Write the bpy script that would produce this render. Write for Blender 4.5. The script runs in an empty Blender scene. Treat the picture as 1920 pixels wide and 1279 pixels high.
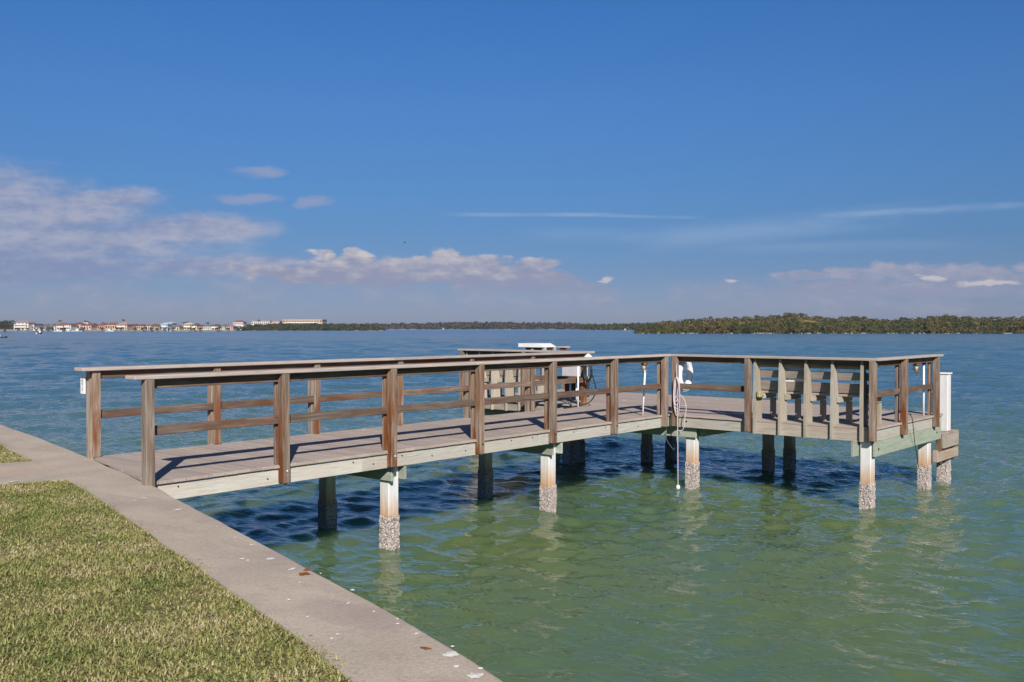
import bpy, bmesh, math, random
import numpy as np
from mathutils import Vector, Matrix, noise as mnoise
R = math.radians
rnd = random.Random(7)
rng = np.random.default_rng(11)
C = bpy.context.scene.collection
SC = bpy.context.scene
DZ = 1.22            # deck height above the water (water is z = 0)
TH = 0.710092        # angle between the walkway and the view axis
CAM = Vector((-4.624, -8.4617, 2.676))
FWD = Vector((math.cos(TH), math.sin(TH), 0)); RGT = Vector((math.sin(TH), -math.cos(TH), 0))
FPX = 1801.3; HOR = 613.0

# ------------------------------------------------------------------ camera
cam = bpy.data.cameras.new('camera'); camo = bpy.data.objects.new('camera', cam); C.objects.link(camo)
cam.sensor_width = 36; cam.lens = FPX / 1920 * 36; cam.clip_start = 0.1; cam.clip_end = 12000
camo.location = CAM
camo.rotation_euler = (R(90) - math.atan((639.5 - HOR) / FPX), 0, math.atan2(FWD.y, FWD.x) - R(90))
SC.camera = camo

# ------------------------------------------------------------------ node helpers
class NT:
    def __init__(s, tree): s.t = tree; s.n = tree.nodes; s.l = tree.links; s.n.clear()
    def new(s, typ, **kw):
        nd = s.n.new(typ)
        for k, v in kw.items(): setattr(nd, k, v)
        return nd
    def link(s, a, b): s.l.new(a, b)
    def put(s, sock, v):
        if isinstance(v, bpy.types.NodeSocket): s.l.new(v, sock)
        elif v is not None: sock.default_value = v
    def math(s, op, a, b=None, c=None, clamp=False):
        nd = s.new('ShaderNodeMath', operation=op, use_clamp=clamp)
        s.put(nd.inputs[0], a)
        if b is not None: s.put(nd.inputs[1], b)
        if c is not None: s.put(nd.inputs[2], c)
        return nd.outputs[0]
    def mix(s, f, a, b, typ='MIX'):
        nd = s.new('ShaderNodeMix', data_type='RGBA', blend_type=typ)
        s.put(nd.inputs[0], f); s.put(nd.inputs[6], a if not isinstance(a, tuple) else (*a[:3], 1)); s.put(nd.inputs[7], b if not isinstance(b, tuple) else (*b[:3], 1))
        return nd.outputs[2]
    def ramp(s, f, pts, interp='LINEAR'):
        nd = s.new('ShaderNodeValToRGB'); cr = nd.color_ramp; cr.interpolation = interp
        while len(cr.elements) < len(pts): cr.elements.new(.5)
        for e, (p, c) in zip(cr.elements, pts):
            e.position = p; e.color = (c, c, c, 1) if not isinstance(c, tuple) else (*c[:3], 1)
        s.put(nd.inputs[0], f); return nd.outputs[0]
    def noise(s, vec, scale, detail=4, rough=.55, dist=0., out=0):
        nd = s.new('ShaderNodeTexNoise'); s.put(nd.inputs['Vector'], vec)
        nd.inputs['Scale'].default_value = scale; nd.inputs['Detail'].default_value = detail
        nd.inputs['Roughness'].default_value = rough; nd.inputs['Distortion'].default_value = dist
        return nd.outputs[out]
    def vor(s, vec, scale, feat='F1', out=0, rand=1.):
        nd = s.new('ShaderNodeTexVoronoi', feature=feat); s.put(nd.inputs['Vector'], vec)
        nd.inputs['Scale'].default_value = scale; nd.inputs['Randomness'].default_value = rand
        return nd.outputs[out]
    def mapping(s, vec, loc=(0, 0, 0), rot=(0, 0, 0), sc=(1, 1, 1)):
        nd = s.new('ShaderNodeMapping'); s.put(nd.inputs[0], vec)
        nd.inputs[1].default_value = loc; nd.inputs[2].default_value = rot; nd.inputs[3].default_value = sc
        return nd.outputs[0]
    def sep(s, vec):
        nd = s.new('ShaderNodeSeparateXYZ'); s.put(nd.inputs[0], vec); return nd.outputs
    def comb(s, x=0., y=0., z=0.):
        nd = s.new('ShaderNodeCombineXYZ')
        for i, v in enumerate((x, y, z)): s.put(nd.inputs[i], v)
        return nd.outputs[0]
    def dot(s, a, vec):
        nd = s.new('ShaderNodeVectorMath', operation='DOT_PRODUCT'); s.put(nd.inputs[0], a); nd.inputs[1].default_value = vec
        return nd.outputs['Value']
    def bump(s, h, strength=.5, dist=.01, normal=None):
        nd = s.new('ShaderNodeBump'); s.put(nd.inputs['Height'], h)
        nd.inputs['Strength'].default_value = strength; nd.inputs['Distance'].default_value = dist
        if normal is not None: s.put(nd.inputs['Normal'], normal)
        return nd.outputs[0]

def material(name):
    m = bpy.data.materials.new(name); m.use_nodes = True
    return m, NT(m.node_tree)
def finish(nt, color, rough=.8, normal=None, spec=.3, metal=0., **kw):
    p = nt.new('ShaderNodeBsdfPrincipled'); o = nt.new('ShaderNodeOutputMaterial')
    nt.put(p.inputs['Base Color'], (*color[:3], 1) if isinstance(color, tuple) else color)
    nt.put(p.inputs['Roughness'], rough); nt.put(p.inputs['Specular IOR Level'], spec); nt.put(p.inputs['Metallic'], metal)
    if normal is not None: nt.put(p.inputs['Normal'], normal)
    for k, v in kw.items(): nt.put(p.inputs[k.replace('_', ' ')], v)
    nt.link(p.outputs[0], o.inputs[0]); return p

# ------------------------------------------------------------------ world: Nishita sky + clouds by direction
SUN = Vector((-1.08, -1.28, 1.0)).normalized()      # towards the sun
SUN_EL = math.asin(SUN.z)
W = bpy.data.worlds.new('World'); SC.world = W; W.use_nodes = True
w = NT(W.node_tree)
tc = w.new('ShaderNodeTexCoord').outputs['Generated']
sky = w.new('ShaderNodeTexSky', sky_type='NISHITA'); sky.sun_disc = False
sky.sun_elevation = SUN_EL; sky.sun_rotation = math.atan2(SUN.x, SUN.y)
sky.air_density = 1.0; sky.dust_density = .25; sky.ozone_density = 3.0; sky.altitude = 0
df = w.math('MAXIMUM', w.math('ABSOLUTE', w.dot(tc, FWD)), .08)
ax = w.math('DIVIDE', w.dot(tc, RGT), df)          # horizontal tangent
el = w.math('DIVIDE', w.sep(tc)[2], df)            # vertical tangent
def PX(x): return (x - 960) / FPX
def PY(y): return (HOR - y) / FPX
# colour grade of the clear sky by elevation (polarised deep blue high up, lavender low down)
elc = w.math('MAXIMUM', w.sep(tc)[2], 0.)
SKYRAMP = [(.0, (.31, .385, .71)), (.013, (.315, .384, .70)), (.052, (.26, .35, .61)), (.09, (.246, .375, .613)), (.146, (.265, .445, .694)), (.223, (.29, .525, .82)), (.313, (.265, .571, .92)), (.5, (.16, .33, .58)), (1, (.14, .27, .45))]
grade = w.ramp(elc, SKYRAMP)
skyc = w.mix(1., sky.outputs[0], grade, 'MULTIPLY')
# cloud noises
cv = w.comb(ax, w.math('MULTIPLY', el, 2.6), 0.3)
n1 = w.noise(cv, 11, 7, .6)
n2 = w.noise(w.comb(ax, w.math('MULTIPLY', el, 5.), 4.), 5, 8, .62)
n3 = w.noise(w.comb(w.math('MULTIPLY', ax, 1.), w.math('MULTIPLY', el, 2.2), 9.), 38, 6, .6)
wv_ = w.new('ShaderNodeTexNoise'); w.link(w.comb(ax, w.math('MULTIPLY', el, 2.2), 21.), wv_.inputs[0]); wv_.inputs['Scale'].default_value = 16; wv_.inputs['Detail'].default_value = 5; wv_.inputs['Roughness'].default_value = .6
ws_ = w.sep(wv_.outputs['Color'])
axw = w.math('ADD', ax, w.math('MULTIPLY', w.math('SUBTRACT', ws_[0], .5), .075)); elw = w.math('ADD', el, w.math('MULTIPLY', w.math('SUBTRACT', ws_[1], .5), .022))
def blob(x, y, rx, ry):
    a = w.math('DIVIDE', w.math('SUBTRACT', axw, PX(x)), rx / FPX)
    e = w.math('DIVIDE', w.math('SUBTRACT', elw, PY(y)), ry / FPX)
    return w.math('SUBTRACT', 1., w.math('SQRT', w.math('ADD', w.math('MULTIPLY', a, a), w.math('MULTIPLY', e, e))))
def mx(lst):
    r = lst[0]
    for q in lst[1:]: r = w.math('MAXIMUM', r, q)
    return r
def sm(v, a, b):
    nd = w.new('ShaderNodeMapRange', interpolation_type='SMOOTHSTEP'); w.put(nd.inputs[0], v)
    nd.inputs[1].default_value = a; nd.inputs[2].default_value = b; return nd.outputs[0]
def warp(field, n, amp): return w.math('ADD', field, w.math('MULTIPLY', w.math('SUBTRACT', n, .5), amp))
# layer 1: big soft lavender bank at the left
L1 = mx([blob(-120, 370, 330, 78), blob(60, 400, 280, 56), blob(190, 372, 130, 26), blob(350, 428, 185, 36), blob(60, 455, 400, 66), blob(0, 500, 520, 46), blob(420, 500, 300, 26)])
d1 = w.math('MULTIPLY', sm(w.math('ADD', warp(L1, n2, 1.0), w.math('MULTIPLY', w.math('SUBTRACT', n3, .5), .35)), -.1, .62), .88)
c1 = w.mix(sm(w.math('ADD', w.math('MULTIPLY', n3, .45), w.math('MULTIPLY', n2, .75)), .48, .74), (.235, .29, .465), (.41, .425, .54))
# layer 2: cumulus
L2 = mx([blob(596, 476, 34, 15), blob(668, 478, 42, 16), blob(640, 497, 110, 18), blob(760, 500, 130, 24), blob(832, 484, 50, 22),
         blob(900, 512, 130, 26), blob(1000, 500, 60, 18), blob(470, 503, 40, 8), blob(540, 510, 110, 12), blob(700, 520, 260, 24), blob(980, 526, 130, 24), blob(850, 500, 150, 26), blob(1060, 545, 160, 16)])
f2 = warp(L2, n3, .95)
d2 = w.math('MULTIPLY', w.math('MULTIPLY', sm(f2, .08, .42), .9), sm(el, PY(566), PY(520)))
# lit tops: compare the field with the same field a little higher
top2 = sm(w.math('ADD', w.math('MULTIPLY', w.math('SUBTRACT', el, PY(505)), 32.), w.math('MULTIPLY', w.math('SUBTRACT', n3, .5), 3.2)), -.5, 1.2)
c2 = w.mix(top2, (.29, .31, .44), (.60, .55, .57))
# layer 3: right low bank
L3 = mx([blob(1510, 521, 60, 11), blob(1610, 518, 75, 20), blob(1700, 512, 90, 20), blob(1830, 520, 150, 26), blob(1960, 515, 90, 30), blob(1700, 545, 320, 18)])
f3 = warp(L3, n3, 1.0)
d3 = w.math('MULTIPLY', sm(f3, -.05, .45), .72)
top3 = sm(w.math('ADD', w.math('MULTIPLY', w.math('SUBTRACT', el, PY(528)), 32.), w.math('MULTIPLY', w.math('SUBTRACT', n3, .5), 3.)), -.4, 1.2)
c3 = w.mix(top3, (.29, .315, .45), (.46, .43, .50))
# small puffs
L4 = mx([blob(1138, 522, 27, 9), blob(1374, 528, 19, 6), blob(1730, 521, 60, 6), blob(1850, 532, 90, 6), blob(600, 477, 20, 8), blob(690, 478, 30, 9)])
d4 = w.math('MULTIPLY', sm(warp(L4, n3, 1.3), .1, .7), .8)
c4 = (.60, .56, .58)
# soft lens clouds high left
L5 = mx([blob(488, 325, 66, 18), blob(590, 383, 34, 14), blob(460, 374, 90, 14)])
d5 = w.math('MULTIPLY', sm(warp(L5, n1, .8), .0, .7), .66)
c5 = (.31, .35, .52)
# cirrus streaks
def streak(x0, y0, x1, y1, wd):
    dx, dy = PX(x1) - PX(x0), PY(y1) - PY(y0); L = math.hypot(dx, dy); ux, uy = dx / L, dy / L
    px = w.math('SUBTRACT', ax, PX(x0)); py = w.math('SUBTRACT', el, PY(y0))
    t = w.math('DIVIDE', w.math('ADD', w.math('MULTIPLY', px, ux), w.math('MULTIPLY', py, uy)), L)
    q = w.math('ABSOLUTE', w.math('DIVIDE', w.math('ADD', w.math('MULTIPLY', px, -uy), w.math('MULTIPLY', py, ux)), wd / FPX))
    end = w.math('MULTIPLY', sm(t, -.05, .2), sm(t, 1.05, .75))
    return w.math('MULTIPLY', sm(q, 1., 0.), end)
st = mx([streak(820, 403, 1180, 403, 6), w.math('MULTIPLY', streak(1100, 404, 1330, 409, 5), .7), streak(1500, 408, 1990, 381, 12),
         w.math('MULTIPLY', streak(1180, 455, 1760, 398, 34), .62), w.math('MULTIPLY', streak(960, 440, 1500, 450, 22), .35), w.math('MULTIPLY', streak(1300, 468, 1900, 455, 16), .35)])
d6 = w.math('MULTIPLY', w.math('MULTIPLY', st, sm(n2, .30, .62)), .85)
c6 = (.27, .40, .61)
# low lavender band
L7 = w.math('MULTIPLY', w.math('MULTIPLY', sm(el, PY(505), PY(545)), sm(el, PY(606), PY(575))), sm(n1, .40, .62))
d7 = w.math('MULTIPLY', L7, .7)
c7 = w.mix(sm(n3, .45, .65), (.285, .33, .465), (.35, .365, .48))
CK = 10.0   # cloud radiance relative to the sky texture's scale
col = skyc
for d, c in ((d6, c6), (d7, c7), (d5, c5), (d1, c1), (d3, c3), (d2, c2), (d4, c4)):
    cc = w.mix(1., c, (CK, CK, CK), 'MULTIPLY')
    front = sm(w.dot(tc, FWD), 0., .2)
    col = w.mix(w.math('MULTIPLY', d, front), col, cc)
bg = w.new('ShaderNodeBackground'); w.link(col, bg.inputs[0]); bg.inputs[1].default_value = .084
wo = w.new('ShaderNodeOutputWorld'); w.link(bg.outputs[0], wo.inputs[0])

sun = bpy.data.lights.new('sun', 'SUN'); suno = bpy.data.objects.new('sun', sun); C.objects.link(suno)
sun.energy = 5.0; sun.angle = R(.53); sun.color = (1, .93, .84)
suno.rotation_euler = SUN.to_track_quat('Z', 'Y').to_euler(); suno.location = (-20, -20, 30)

SC.view_settings.view_transform = 'Standard'; SC.view_settings.look = 'None'; SC.view_settings.gamma = 1
SC.view_settings.exposure = 0.25
SC.cycles.use_denoising = True
SC.cycles.max_bounces = 6; SC.cycles.diffuse_bounces = 3; SC.cycles.glossy_bounces = 3
SC.cycles.caustics_reflective = False; SC.cycles.caustics_refractive = False
SC.cycles.sample_clamp_indirect = 4

# ------------------------------------------------------------------ mesh helpers
class MB:
    """collects chamfered boxes, prisms, tubes as one mesh with grain-aligned uv in metres"""
    def __init__(s): s.v = []; s.f = []; s.uv = []; s.sm = []
    def add(s, vs, fs, uvs=None, smooth=False):
        o = len(s.v); s.v += [tuple(q) for q in vs]
        for i, f in enumerate(fs):
            s.f.append([o + j for j in f]); s.sm.append(smooth)
            s.uv.append(uvs[i] if uvs else None)
    def box(s, a, b, ch=.003, grain=None, rot=0., piv=None, warp=None):
        a = [min(p, q) for p, q in zip(a, b)], [max(p, q) for p, q in zip(a, b)]
        lo, hi = Vector(a[0]), Vector(a[1]); c = (lo + hi) / 2; h = (hi - lo) / 2
        ch = min(ch, min(h) * .45)
        if grain is None: grain = max(range(3), key=lambda i: h[i])
        off = (rnd.random() * 40, rnd.random() * 40)
        vs = []; idx = {}
        if ch <= 0:
            for sx in (-1, 1):
                for sy in (-1, 1):
                    for sz in (-1, 1):
                        for k in range(3): idx[(sx, sy, sz, k)] = len(vs)
                        vs.append(Vector((sx * h.x, sy * h.y, sz * h.z)))
        else:
            for sx in (-1, 1):
                for sy in (-1, 1):
                    for sz in (-1, 1):
                        for k in range(3):
                            p = [sx * h.x, sy * h.y, sz * h.z]; g = (sx, sy, sz)
                            for m in range(3):
                                if m != k: p[m] -= g[m] * ch
                            idx[(sx, sy, sz, k)] = len(vs); vs.append(Vector(p))
        fs = []
        for k in range(3):
            m, n = [(1, 2), (2, 0), (0, 1)][k]
            for sg in (-1, 1):
                q = []
                for (am, an) in ((-1, -1), (1, -1), (1, 1), (-1, 1)):
                    t = [0, 0, 0]; t[k] = sg; t[m] = am; t[n] = an; q.append(idx[(*t, k)])
                fs.append(q if sg > 0 else q[::-1])
        if ch > 0:
            for k in range(3):      # edge along axis k, between faces m and n
                m, n = [(1, 2), (2, 0), (0, 1)][k]
                for am in (-1, 1):
                    for an in (-1, 1):
                        t0 = [0, 0, 0]; t1 = [0, 0, 0]; t0[k] = -1; t1[k] = 1
                        for t in (t0, t1): t[m] = am; t[n] = an
                        q = [idx[(*t0, m)], idx[(*t1, m)], idx[(*t1, n)], idx[(*t0, n)]]
                        fs.append(q if am * an < 0 else q[::-1])
            for sx in (-1, 1):
                for sy in (-1, 1):
                    for sz in (-1, 1):
                        q = [idx[(sx, sy, sz, k)] for k in range(3)]
                        fs.append(q if sx * sy * sz > 0 else q[::-1])
        uvs = []
        for f in fs:
            pts = [vs[i] for i in f]; nrm = (pts[1] - pts[0]).cross(pts[2] - pts[0])
            k = max(range(3), key=lambda i: abs(nrm[i]))
            oth = [i for i in range(3) if i != k and i != grain]
            if k == grain: oa, ob = [i for i in range(3) if i != k]; uvs.append([(p[oa] * .3 + off[0], p[ob] + off[1]) for p in pts])
            else: ob = oth[0]; uvs.append([(p[grain] + off[0], p[ob] + off[1] + k * .37) for p in pts])
        rm = Matrix.Rotation(rot, 3, 'Z')
        pv = Vector(piv) if piv is not None else c
        out = []
        for p in vs:
            q = c + p
            if warp: q = Vector(warp(q))
            out.append(pv + rm @ (q - pv))
        s.add(out, fs, uvs)
        return s
    def prism(s, poly, ax, a, b):
        """poly: list of 2-D points in the plane perpendicular to axis ax ('x','y','z'), extruded a..b"""
        def P(p, t): return {'x': (t, p[0], p[1]), 'y': (p[0], t, p[1]), 'z': (p[0], p[1], t)}[ax]
        n = len(poly); vs = [P(p, a) for p in poly] + [P(p, b) for p in poly]
        fs = [list(range(n))[::-1], list(range(n, 2 * n))] + [[i, (i + 1) % n, n + (i + 1) % n, n + i] for i in range(n)]
        off = rnd.random() * 30
        ks = 1 if ax != 'z' else 0
        uvs = []
        for f in fs: uvs.append([((vs[i][2] if ax != 'z' else vs[i][0]) + off, (vs[i][0] if ax != 'x' else vs[i][1]) + vs[i][1] * .2 + off) for i in f])
        s.add(vs, fs, uvs); return s
    def tube(s, pts, r, n=8, cap=True, smooth=True):
        pts = [Vector(p) for p in pts]; rs = r if isinstance(r, (list, tuple)) else [r] * len(pts)
        vs = []; fs = []; up = Vector((.13, .21, .97)).normalized()
        t0 = (pts[1] - pts[0]).normalized(); x = t0.cross(up).normalized()
        for i, p in enumerate(pts):
            t = ((pts[min(i + 1, len(pts) - 1)] - pts[max(i - 1, 0)])).normalized()
            x = (x - t * x.dot(t)).normalized(); y = t.cross(x)
            for k in range(n):
                a = 2 * math.pi * k / n; vs.append(p + (x * math.cos(a) + y * math.sin(a)) * rs[i])
        for i in range(len(pts) - 1):
            for k in range(n): fs.append([i * n + k, i * n + (k + 1) % n, (i + 1) * n + (k + 1) % n, (i + 1) * n + k])
        if cap: fs.append(list(range(n))[::-1]); fs.append([(len(pts) - 1) * n + k for k in range(n)])
        s.add(vs, fs, None, smooth); return s
    def lathe(s, prof, c, n=20, axis='z', smooth=True):
        vs = []; fs = []
        for (r, h) in prof:
            for k in range(n):
                a = 2 * math.pi * k / n; q = (r * math.cos(a), r * math.sin(a), h)
                if axis == 'y': q = (q[0], q[2], q[1])
                if axis == 'x': q = (q[2], q[0], q[1])
                vs.append((c[0] + q[0], c[1] + q[1], c[2] + q[2]))
        for i in range(len(prof) - 1):
            for k in range(n):
                q = [i * n + k, i * n + (k + 1) % n, (i + 1) * n + (k + 1) % n, (i + 1) * n + k]
                fs.append(q if axis != 'y' else q[::-1])
        s.add(vs, fs, None, smooth); return s
    def build(s, name, mat, parent=None, loc=None, recalc=True):
        me = bpy.data.meshes.new(name)
        o = Vector(loc) if loc is not None else (parent.matrix_basis.translation.copy() if parent and parent.get('_w') else Vector((0, 0, 0)))
        if parent is not None and parent.get('_ox') is not None: o = Vector((parent['_ox'], parent['_oy'], parent['_oz']))
        me.from_pydata([(x - o.x, y - o.y, z - o.z) for x, y, z in s.v], [], s.f)
        uvl = me.uv_layers.new(name='UVMap')
        flat = []
        for f, uv in zip(s.f, s.uv):
            for j, vi in enumerate(f):
                if uv: flat += [uv[j][0], uv[j][1]]
                else: flat += [s.v[vi][2], s.v[vi][0] + s.v[vi][1]]
        uvl.data.foreach_set('uv', flat)
        me.polygons.foreach_set('use_smooth', s.sm)
        me.materials.append(mat)
        if recalc:
            bm = bmesh.new(); bm.from_mesh(me); bmesh.ops.recalc_face_normals(bm, faces=bm.faces); bm.to_mesh(me); bm.free()
        me.update()
        ob = bpy.data.objects.new(name, me); C.objects.link(ob)
        if parent is not None:
            ob.parent = parent
            if parent.type == 'MESH' or parent.get('_ox') is not None:
                ob['_ox'], ob['_oy'], ob['_oz'] = o
        else:
            ob.location = o; ob['_ox'], ob['_oy'], ob['_oz'] = o
        return ob
def thing(name, label, cat, loc=(0, 0, 0), group=None):
    o = bpy.data.objects.new(name, None); C.objects.link(o); o.location = loc; o.empty_display_size = .2
    o['label'] = label; o['category'] = cat; o['_ox'], o['_oy'], o['_oz'] = [float(q) for q in loc]
    if group: o['group'] = group
    return o
def tag(o, label, cat, group=None, kind=None):
    if label: o['label'] = label
    if cat: o['category'] = cat
    if group: o['group'] = group
    if kind: o['kind'] = kind
    return o
def npmesh(name, V, F, mat, uv=None, smooth=False):
    me = bpy.data.meshes.new(name); V = np.asarray(V, np.float32); F = np.asarray(F, np.int32); k = F.shape[1]
    me.vertices.add(len(V)); me.vertices.foreach_set('co', V.ravel())
    me.loops.add(F.size); me.loops.foreach_set('vertex_index', F.ravel())
    me.polygons.add(len(F)); me.polygons.foreach_set('loop_start', np.arange(0, F.size, k, dtype=np.int32))
    me.polygons.foreach_set('loop_total', np.full(len(F), k, np.int32))
    if smooth: me.polygons.foreach_set('use_smooth', np.ones(len(F), bool))
    me.update(calc_edges=True); me.materials.append(mat)
    ob = bpy.data.objects.new(name, me); C.objects.link(ob); return ob
def D(u, v, z): return (u, -v, z + DZ)      # dock coordinates (along, towards camera-right, above deck) -> world
def far(x, depth): p = CAM + FWD * depth + RGT * ((x - 960) / FPX * depth); return p.x, p.y
def zat(y, depth): return CAM.z - (y - HOR) * depth / FPX

# ------------------------------------------------------------------ materials
def wood(name, light, dark, rust=None, rustamt=0., grain=1., rough=.85, green=None, cracks=.5, var=.34, footrust=False):
    m, n = material(name)
    uv = n.new('ShaderNodeUVMap').outputs[0]
    oi = n.new('ShaderNodeObjectInfo').outputs['Random']
    ge = n.new('ShaderNodeNewGeometry'); ri = ge.outputs['Random Per Island']
    offs = n.comb(n.math('MULTIPLY', oi, 37.), n.math('MULTIPLY', oi, 11.), n.math('MULTIPLY', ri, 9.))
    v = n.new('ShaderNodeVectorMath', operation='ADD'); n.link(uv, v.inputs[0]); n.link(offs, v.inputs[1]); v = v.outputs[0]
    g = n.noise(n.mapping(v, sc=(2.2, 46, 1)), 1, 6, .62, .6)
    g2 = n.noise(n.mapping(v, sc=(6., 150, 1)), 1, 3, .6)
    big = n.noise(n.mapping(v, sc=(1.6, 7, 1)), 1, 4, .55)
    c = n.mix(n.ramp(g, [(.30, 0.), (.68, 1.)]), dark, light)
    c = n.mix(n.math('MULTIPLY', n.ramp(g2, [(.35, 1.), (.5, 0.)]), .35), c, tuple(q * .45 for q in dark))
    if rust:
        pz = n.sep(n.new('ShaderNodeTexCoord').outputs['Object'])[2]
        foot = n.ramp(pz, [(.0, 1.), (.45, .85), (.9, .2)]) if footrust else 1.
        c = n.mix(n.math('MULTIPLY', n.math('MULTIPLY', n.ramp(big, [(.44, 0.), (.60, 1.)]), rustamt), foot), c, rust)
    if green: c = n.mix(n.math('MULTIPLY', n.ramp(big, [(.40, 0.), (.60, 1.)]), .6), c, green)
    cr = n.ramp(n.noise(n.mapping(v, sc=(1.3, 62, 1)), 1, 4, .5, .3), [(.27, 1.), (.33, 0.)])
    c = n.mix(n.math('MULTIPLY', cr, cracks), c, (.03, .022, .018))
    # knots
    kn = n.vor(n.mapping(v, sc=(2.1, 9, 1)), 1., rand=1.)
    c = n.mix(n.ramp(kn, [(.03, .7), (.10, 0.)]), c, tuple(q * .35 for q in dark))
    k = n.math('ADD', n.math('MULTIPLY', n.math('SUBTRACT', n.math('FRACT', n.math('MULTIPLY', n.math('ADD', ri, oi), 7.3)), .5), var), 1.)
    c = n.mix(1., c, n.comb(k, k, k), 'MULTIPLY')
    grey = n.math('MULTIPLY', n.math('FRACT', n.math('MULTIPLY', oi, 13.7)), .3)
    hs = n.new('ShaderNodeHueSaturation'); n.link(n.math('SUBTRACT', 1.08, grey), hs.inputs['Saturation']); n.link(c, hs.inputs['Color']); c = hs.outputs[0]
    h = n.math('ADD', g, n.math('MULTIPLY', cr, -.8))
    finish(n, c, rough, n.bump(h, .5, .004), .2)
    return m
M = {}
M['post'] = wood('weathered_post_wood', (.38, .295, .23), (.12, .078, .052), (.165, .055, .018), 1., footrust=True, cracks=.8)
M['postgrey'] = wood('silvered_post_wood', (.40, .33, .27), (.16, .12, .09), (.16, .075, .035), .45, footrust=True, cracks=.8)
M['rail'] = wood('weathered_rail_wood', (.25, .185, .145), (.088, .055, .038), (.13, .056, .030), .8, cracks=.7)
M['cap'] = wood('grey_cap_wood', (.50, .43, .39), (.37, .31, .275), cracks=.35)
M['fascia'] = wood('pale_treated_wood', (.54, .53, .47), (.40, .395, .35), (.47, .36, .30), .35, cracks=.45)
M['fasciab'] = wood('weathered_fascia_wood', (.46, .41, .34), (.30, .25, .20), (.36, .24, .16), .5, cracks=.6)
M['green'] = wood('green_treated_wood', (.38, .42, .34), (.27, .31, .24), None, cracks=.3)
M['support'] = wood('pale_support_wood', (.49, .44, .37), (.34, .30, .24), (.36, .31, .18), .3, cracks=.35)
M['slat'] = wood('bench_slat_wood', (.40, .35, .31), (.28, .235, .20), (.36, .22, .14), .35, cracks=.3)
M['deck'] = wood('deck_board_wood', (.45, .375, .325), (.36, .295, .255), None, cracks=.25, var=.16)

def simple(name, col, rough=.6, spec=.4, metal=0., nscale=0, namt=.2, bump=0.):
    m, n = material(name)
    tc = n.new('ShaderNodeTexCoord').outputs['Object']
    if nscale:
        f = n.noise(tc, nscale, 5, .6)
        c = n.mix(n.ramp(f, [(.3, 0.), (.7, 1.)]), tuple(q * (1 - namt) for q in col), tuple(min(1, q * (1 + namt * .5)) for q in col))
        finish(n, c, rough, n.bump(f, .4, bump) if bump else None, spec, metal)
    else: finish(n, col, rough, None, spec, metal)
    return m
M['white'] = simple('white_plastic', (.80, .80, .80), .4, .4, 0, 9, .08)
M['rope'] = simple('pale_rope', (.62, .55, .60), .9, .1, 0, 120, .35, .002)
M['ropegrey'] = simple('grey_rope', (.33, .29, .27), .9, .1, 0, 120, .35, .002)
M['black'] = simple('black_rubber', (.02, .02, .022), .5)
M['blue'] = simple('blue_cable', (.04, .10, .16), .5)
M['bolt'] = simple('rusty_bolt', (.07, .045, .03), .6, .4, .3, 80, .4)
M['bright'] = simple('bright_bolt', (.75, .68, .6), .4, .5, .3)
M['brass'] = simple('brass_cage', (.28, .16, .05), .45, .5, .6, 60, .4)
M['globe'] = simple('cream_glass', (.60, .56, .42), .2, .5)
M['foam'] = simple('yellow_foam', (.40, .355, .20), .95, .1, 0, 30, .35, .01)
M['boxgrey'] = simple('pale_grey_plastic', (.52, .51, .53), .5, .3, 0, 5, .1)
M['darkbox'] = simple('dark_stand', (.045, .045, .05), .6, .3, 0, 12, .3)
M['droppings'] = simple('bird_droppings', (.74, .72, .70), .9, .1, 0, 25, .2)
M['rust'] = simple('rust_stain', (.30, .11, .035), .9, .1, 0, 25, .5)

def pile_mat(name, base, stained):
    m, n = material(name)
    ge = n.new('ShaderNodeNewGeometry'); pos = ge.outputs['Position']; z = n.sep(pos)[2]
    nz = n.noise(n.mapping(pos, sc=(14, 14, 2.2)), 1, 4, .6)
    zz = n.math('ADD', z, n.math('MULTIPLY', n.math('SUBTRACT', nz, .5), .30))
    c = n.mix(n.ramp(nz, [(.3, 0.), (.7, 1.)]), tuple(q * .82 for q in base), base)
    c = n.mix(n.ramp(zz, [(.36, 1.), (.70, 0.)]), c, stained)
    spk = n.math('MULTIPLY', n.ramp(n.vor(pos, 75), [(.22, 1.), (.34, 0.)]), n.ramp(n.math('ADD', zz, n.math('MULTIPLY', n.noise(pos, 30, 2), .25)), [(.52, .9), (.72, 0.)]))
    c = n.mix(spk, c, (.20, .13, .09))
    finish(n, c, .7, n.bump(nz, .3, .004), .3); return m
M['pile'] = pile_mat('white_pile_wrap', (.72, .71, .70), (.52, .30, .14))
M['pilewood'] = pile_mat('old_wood_pile', (.22, .19, .15), (.16, .10, .06))
def barn_mat():
    m, n = material('barnacle_shells')
    p = n.new('ShaderNodeNewGeometry').outputs['Position']
    v = n.vor(p, 62, 'F1'); e = n.vor(p, 62, 'DISTANCE_TO_EDGE'); b = n.noise(p, 20, 3, .6)
    c = n.mix(n.ramp(b, [(.35, 0.), (.7, 1.)]), (.66, .56, .53), (.86, .80, .75))
    c = n.mix(n.ramp(v, [(.08, .8), (.30, 0.)]), c, (.15, .10, .085))
    c = n.mix(n.ramp(e, [(.02, .8), (.10, 0.)]), c, (.14, .10, .09))
    c = n.mix(n.ramp(n.noise(p, 42, 3, .6), [(.52, 0.), (.62, .8)]), c, (.09, .07, .055))
    finish(n, c, .9, n.bump(n.math('MULTIPLY', v, -1.), 1., .02), .15); return m
M['barnacle'] = barn_mat()

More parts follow.
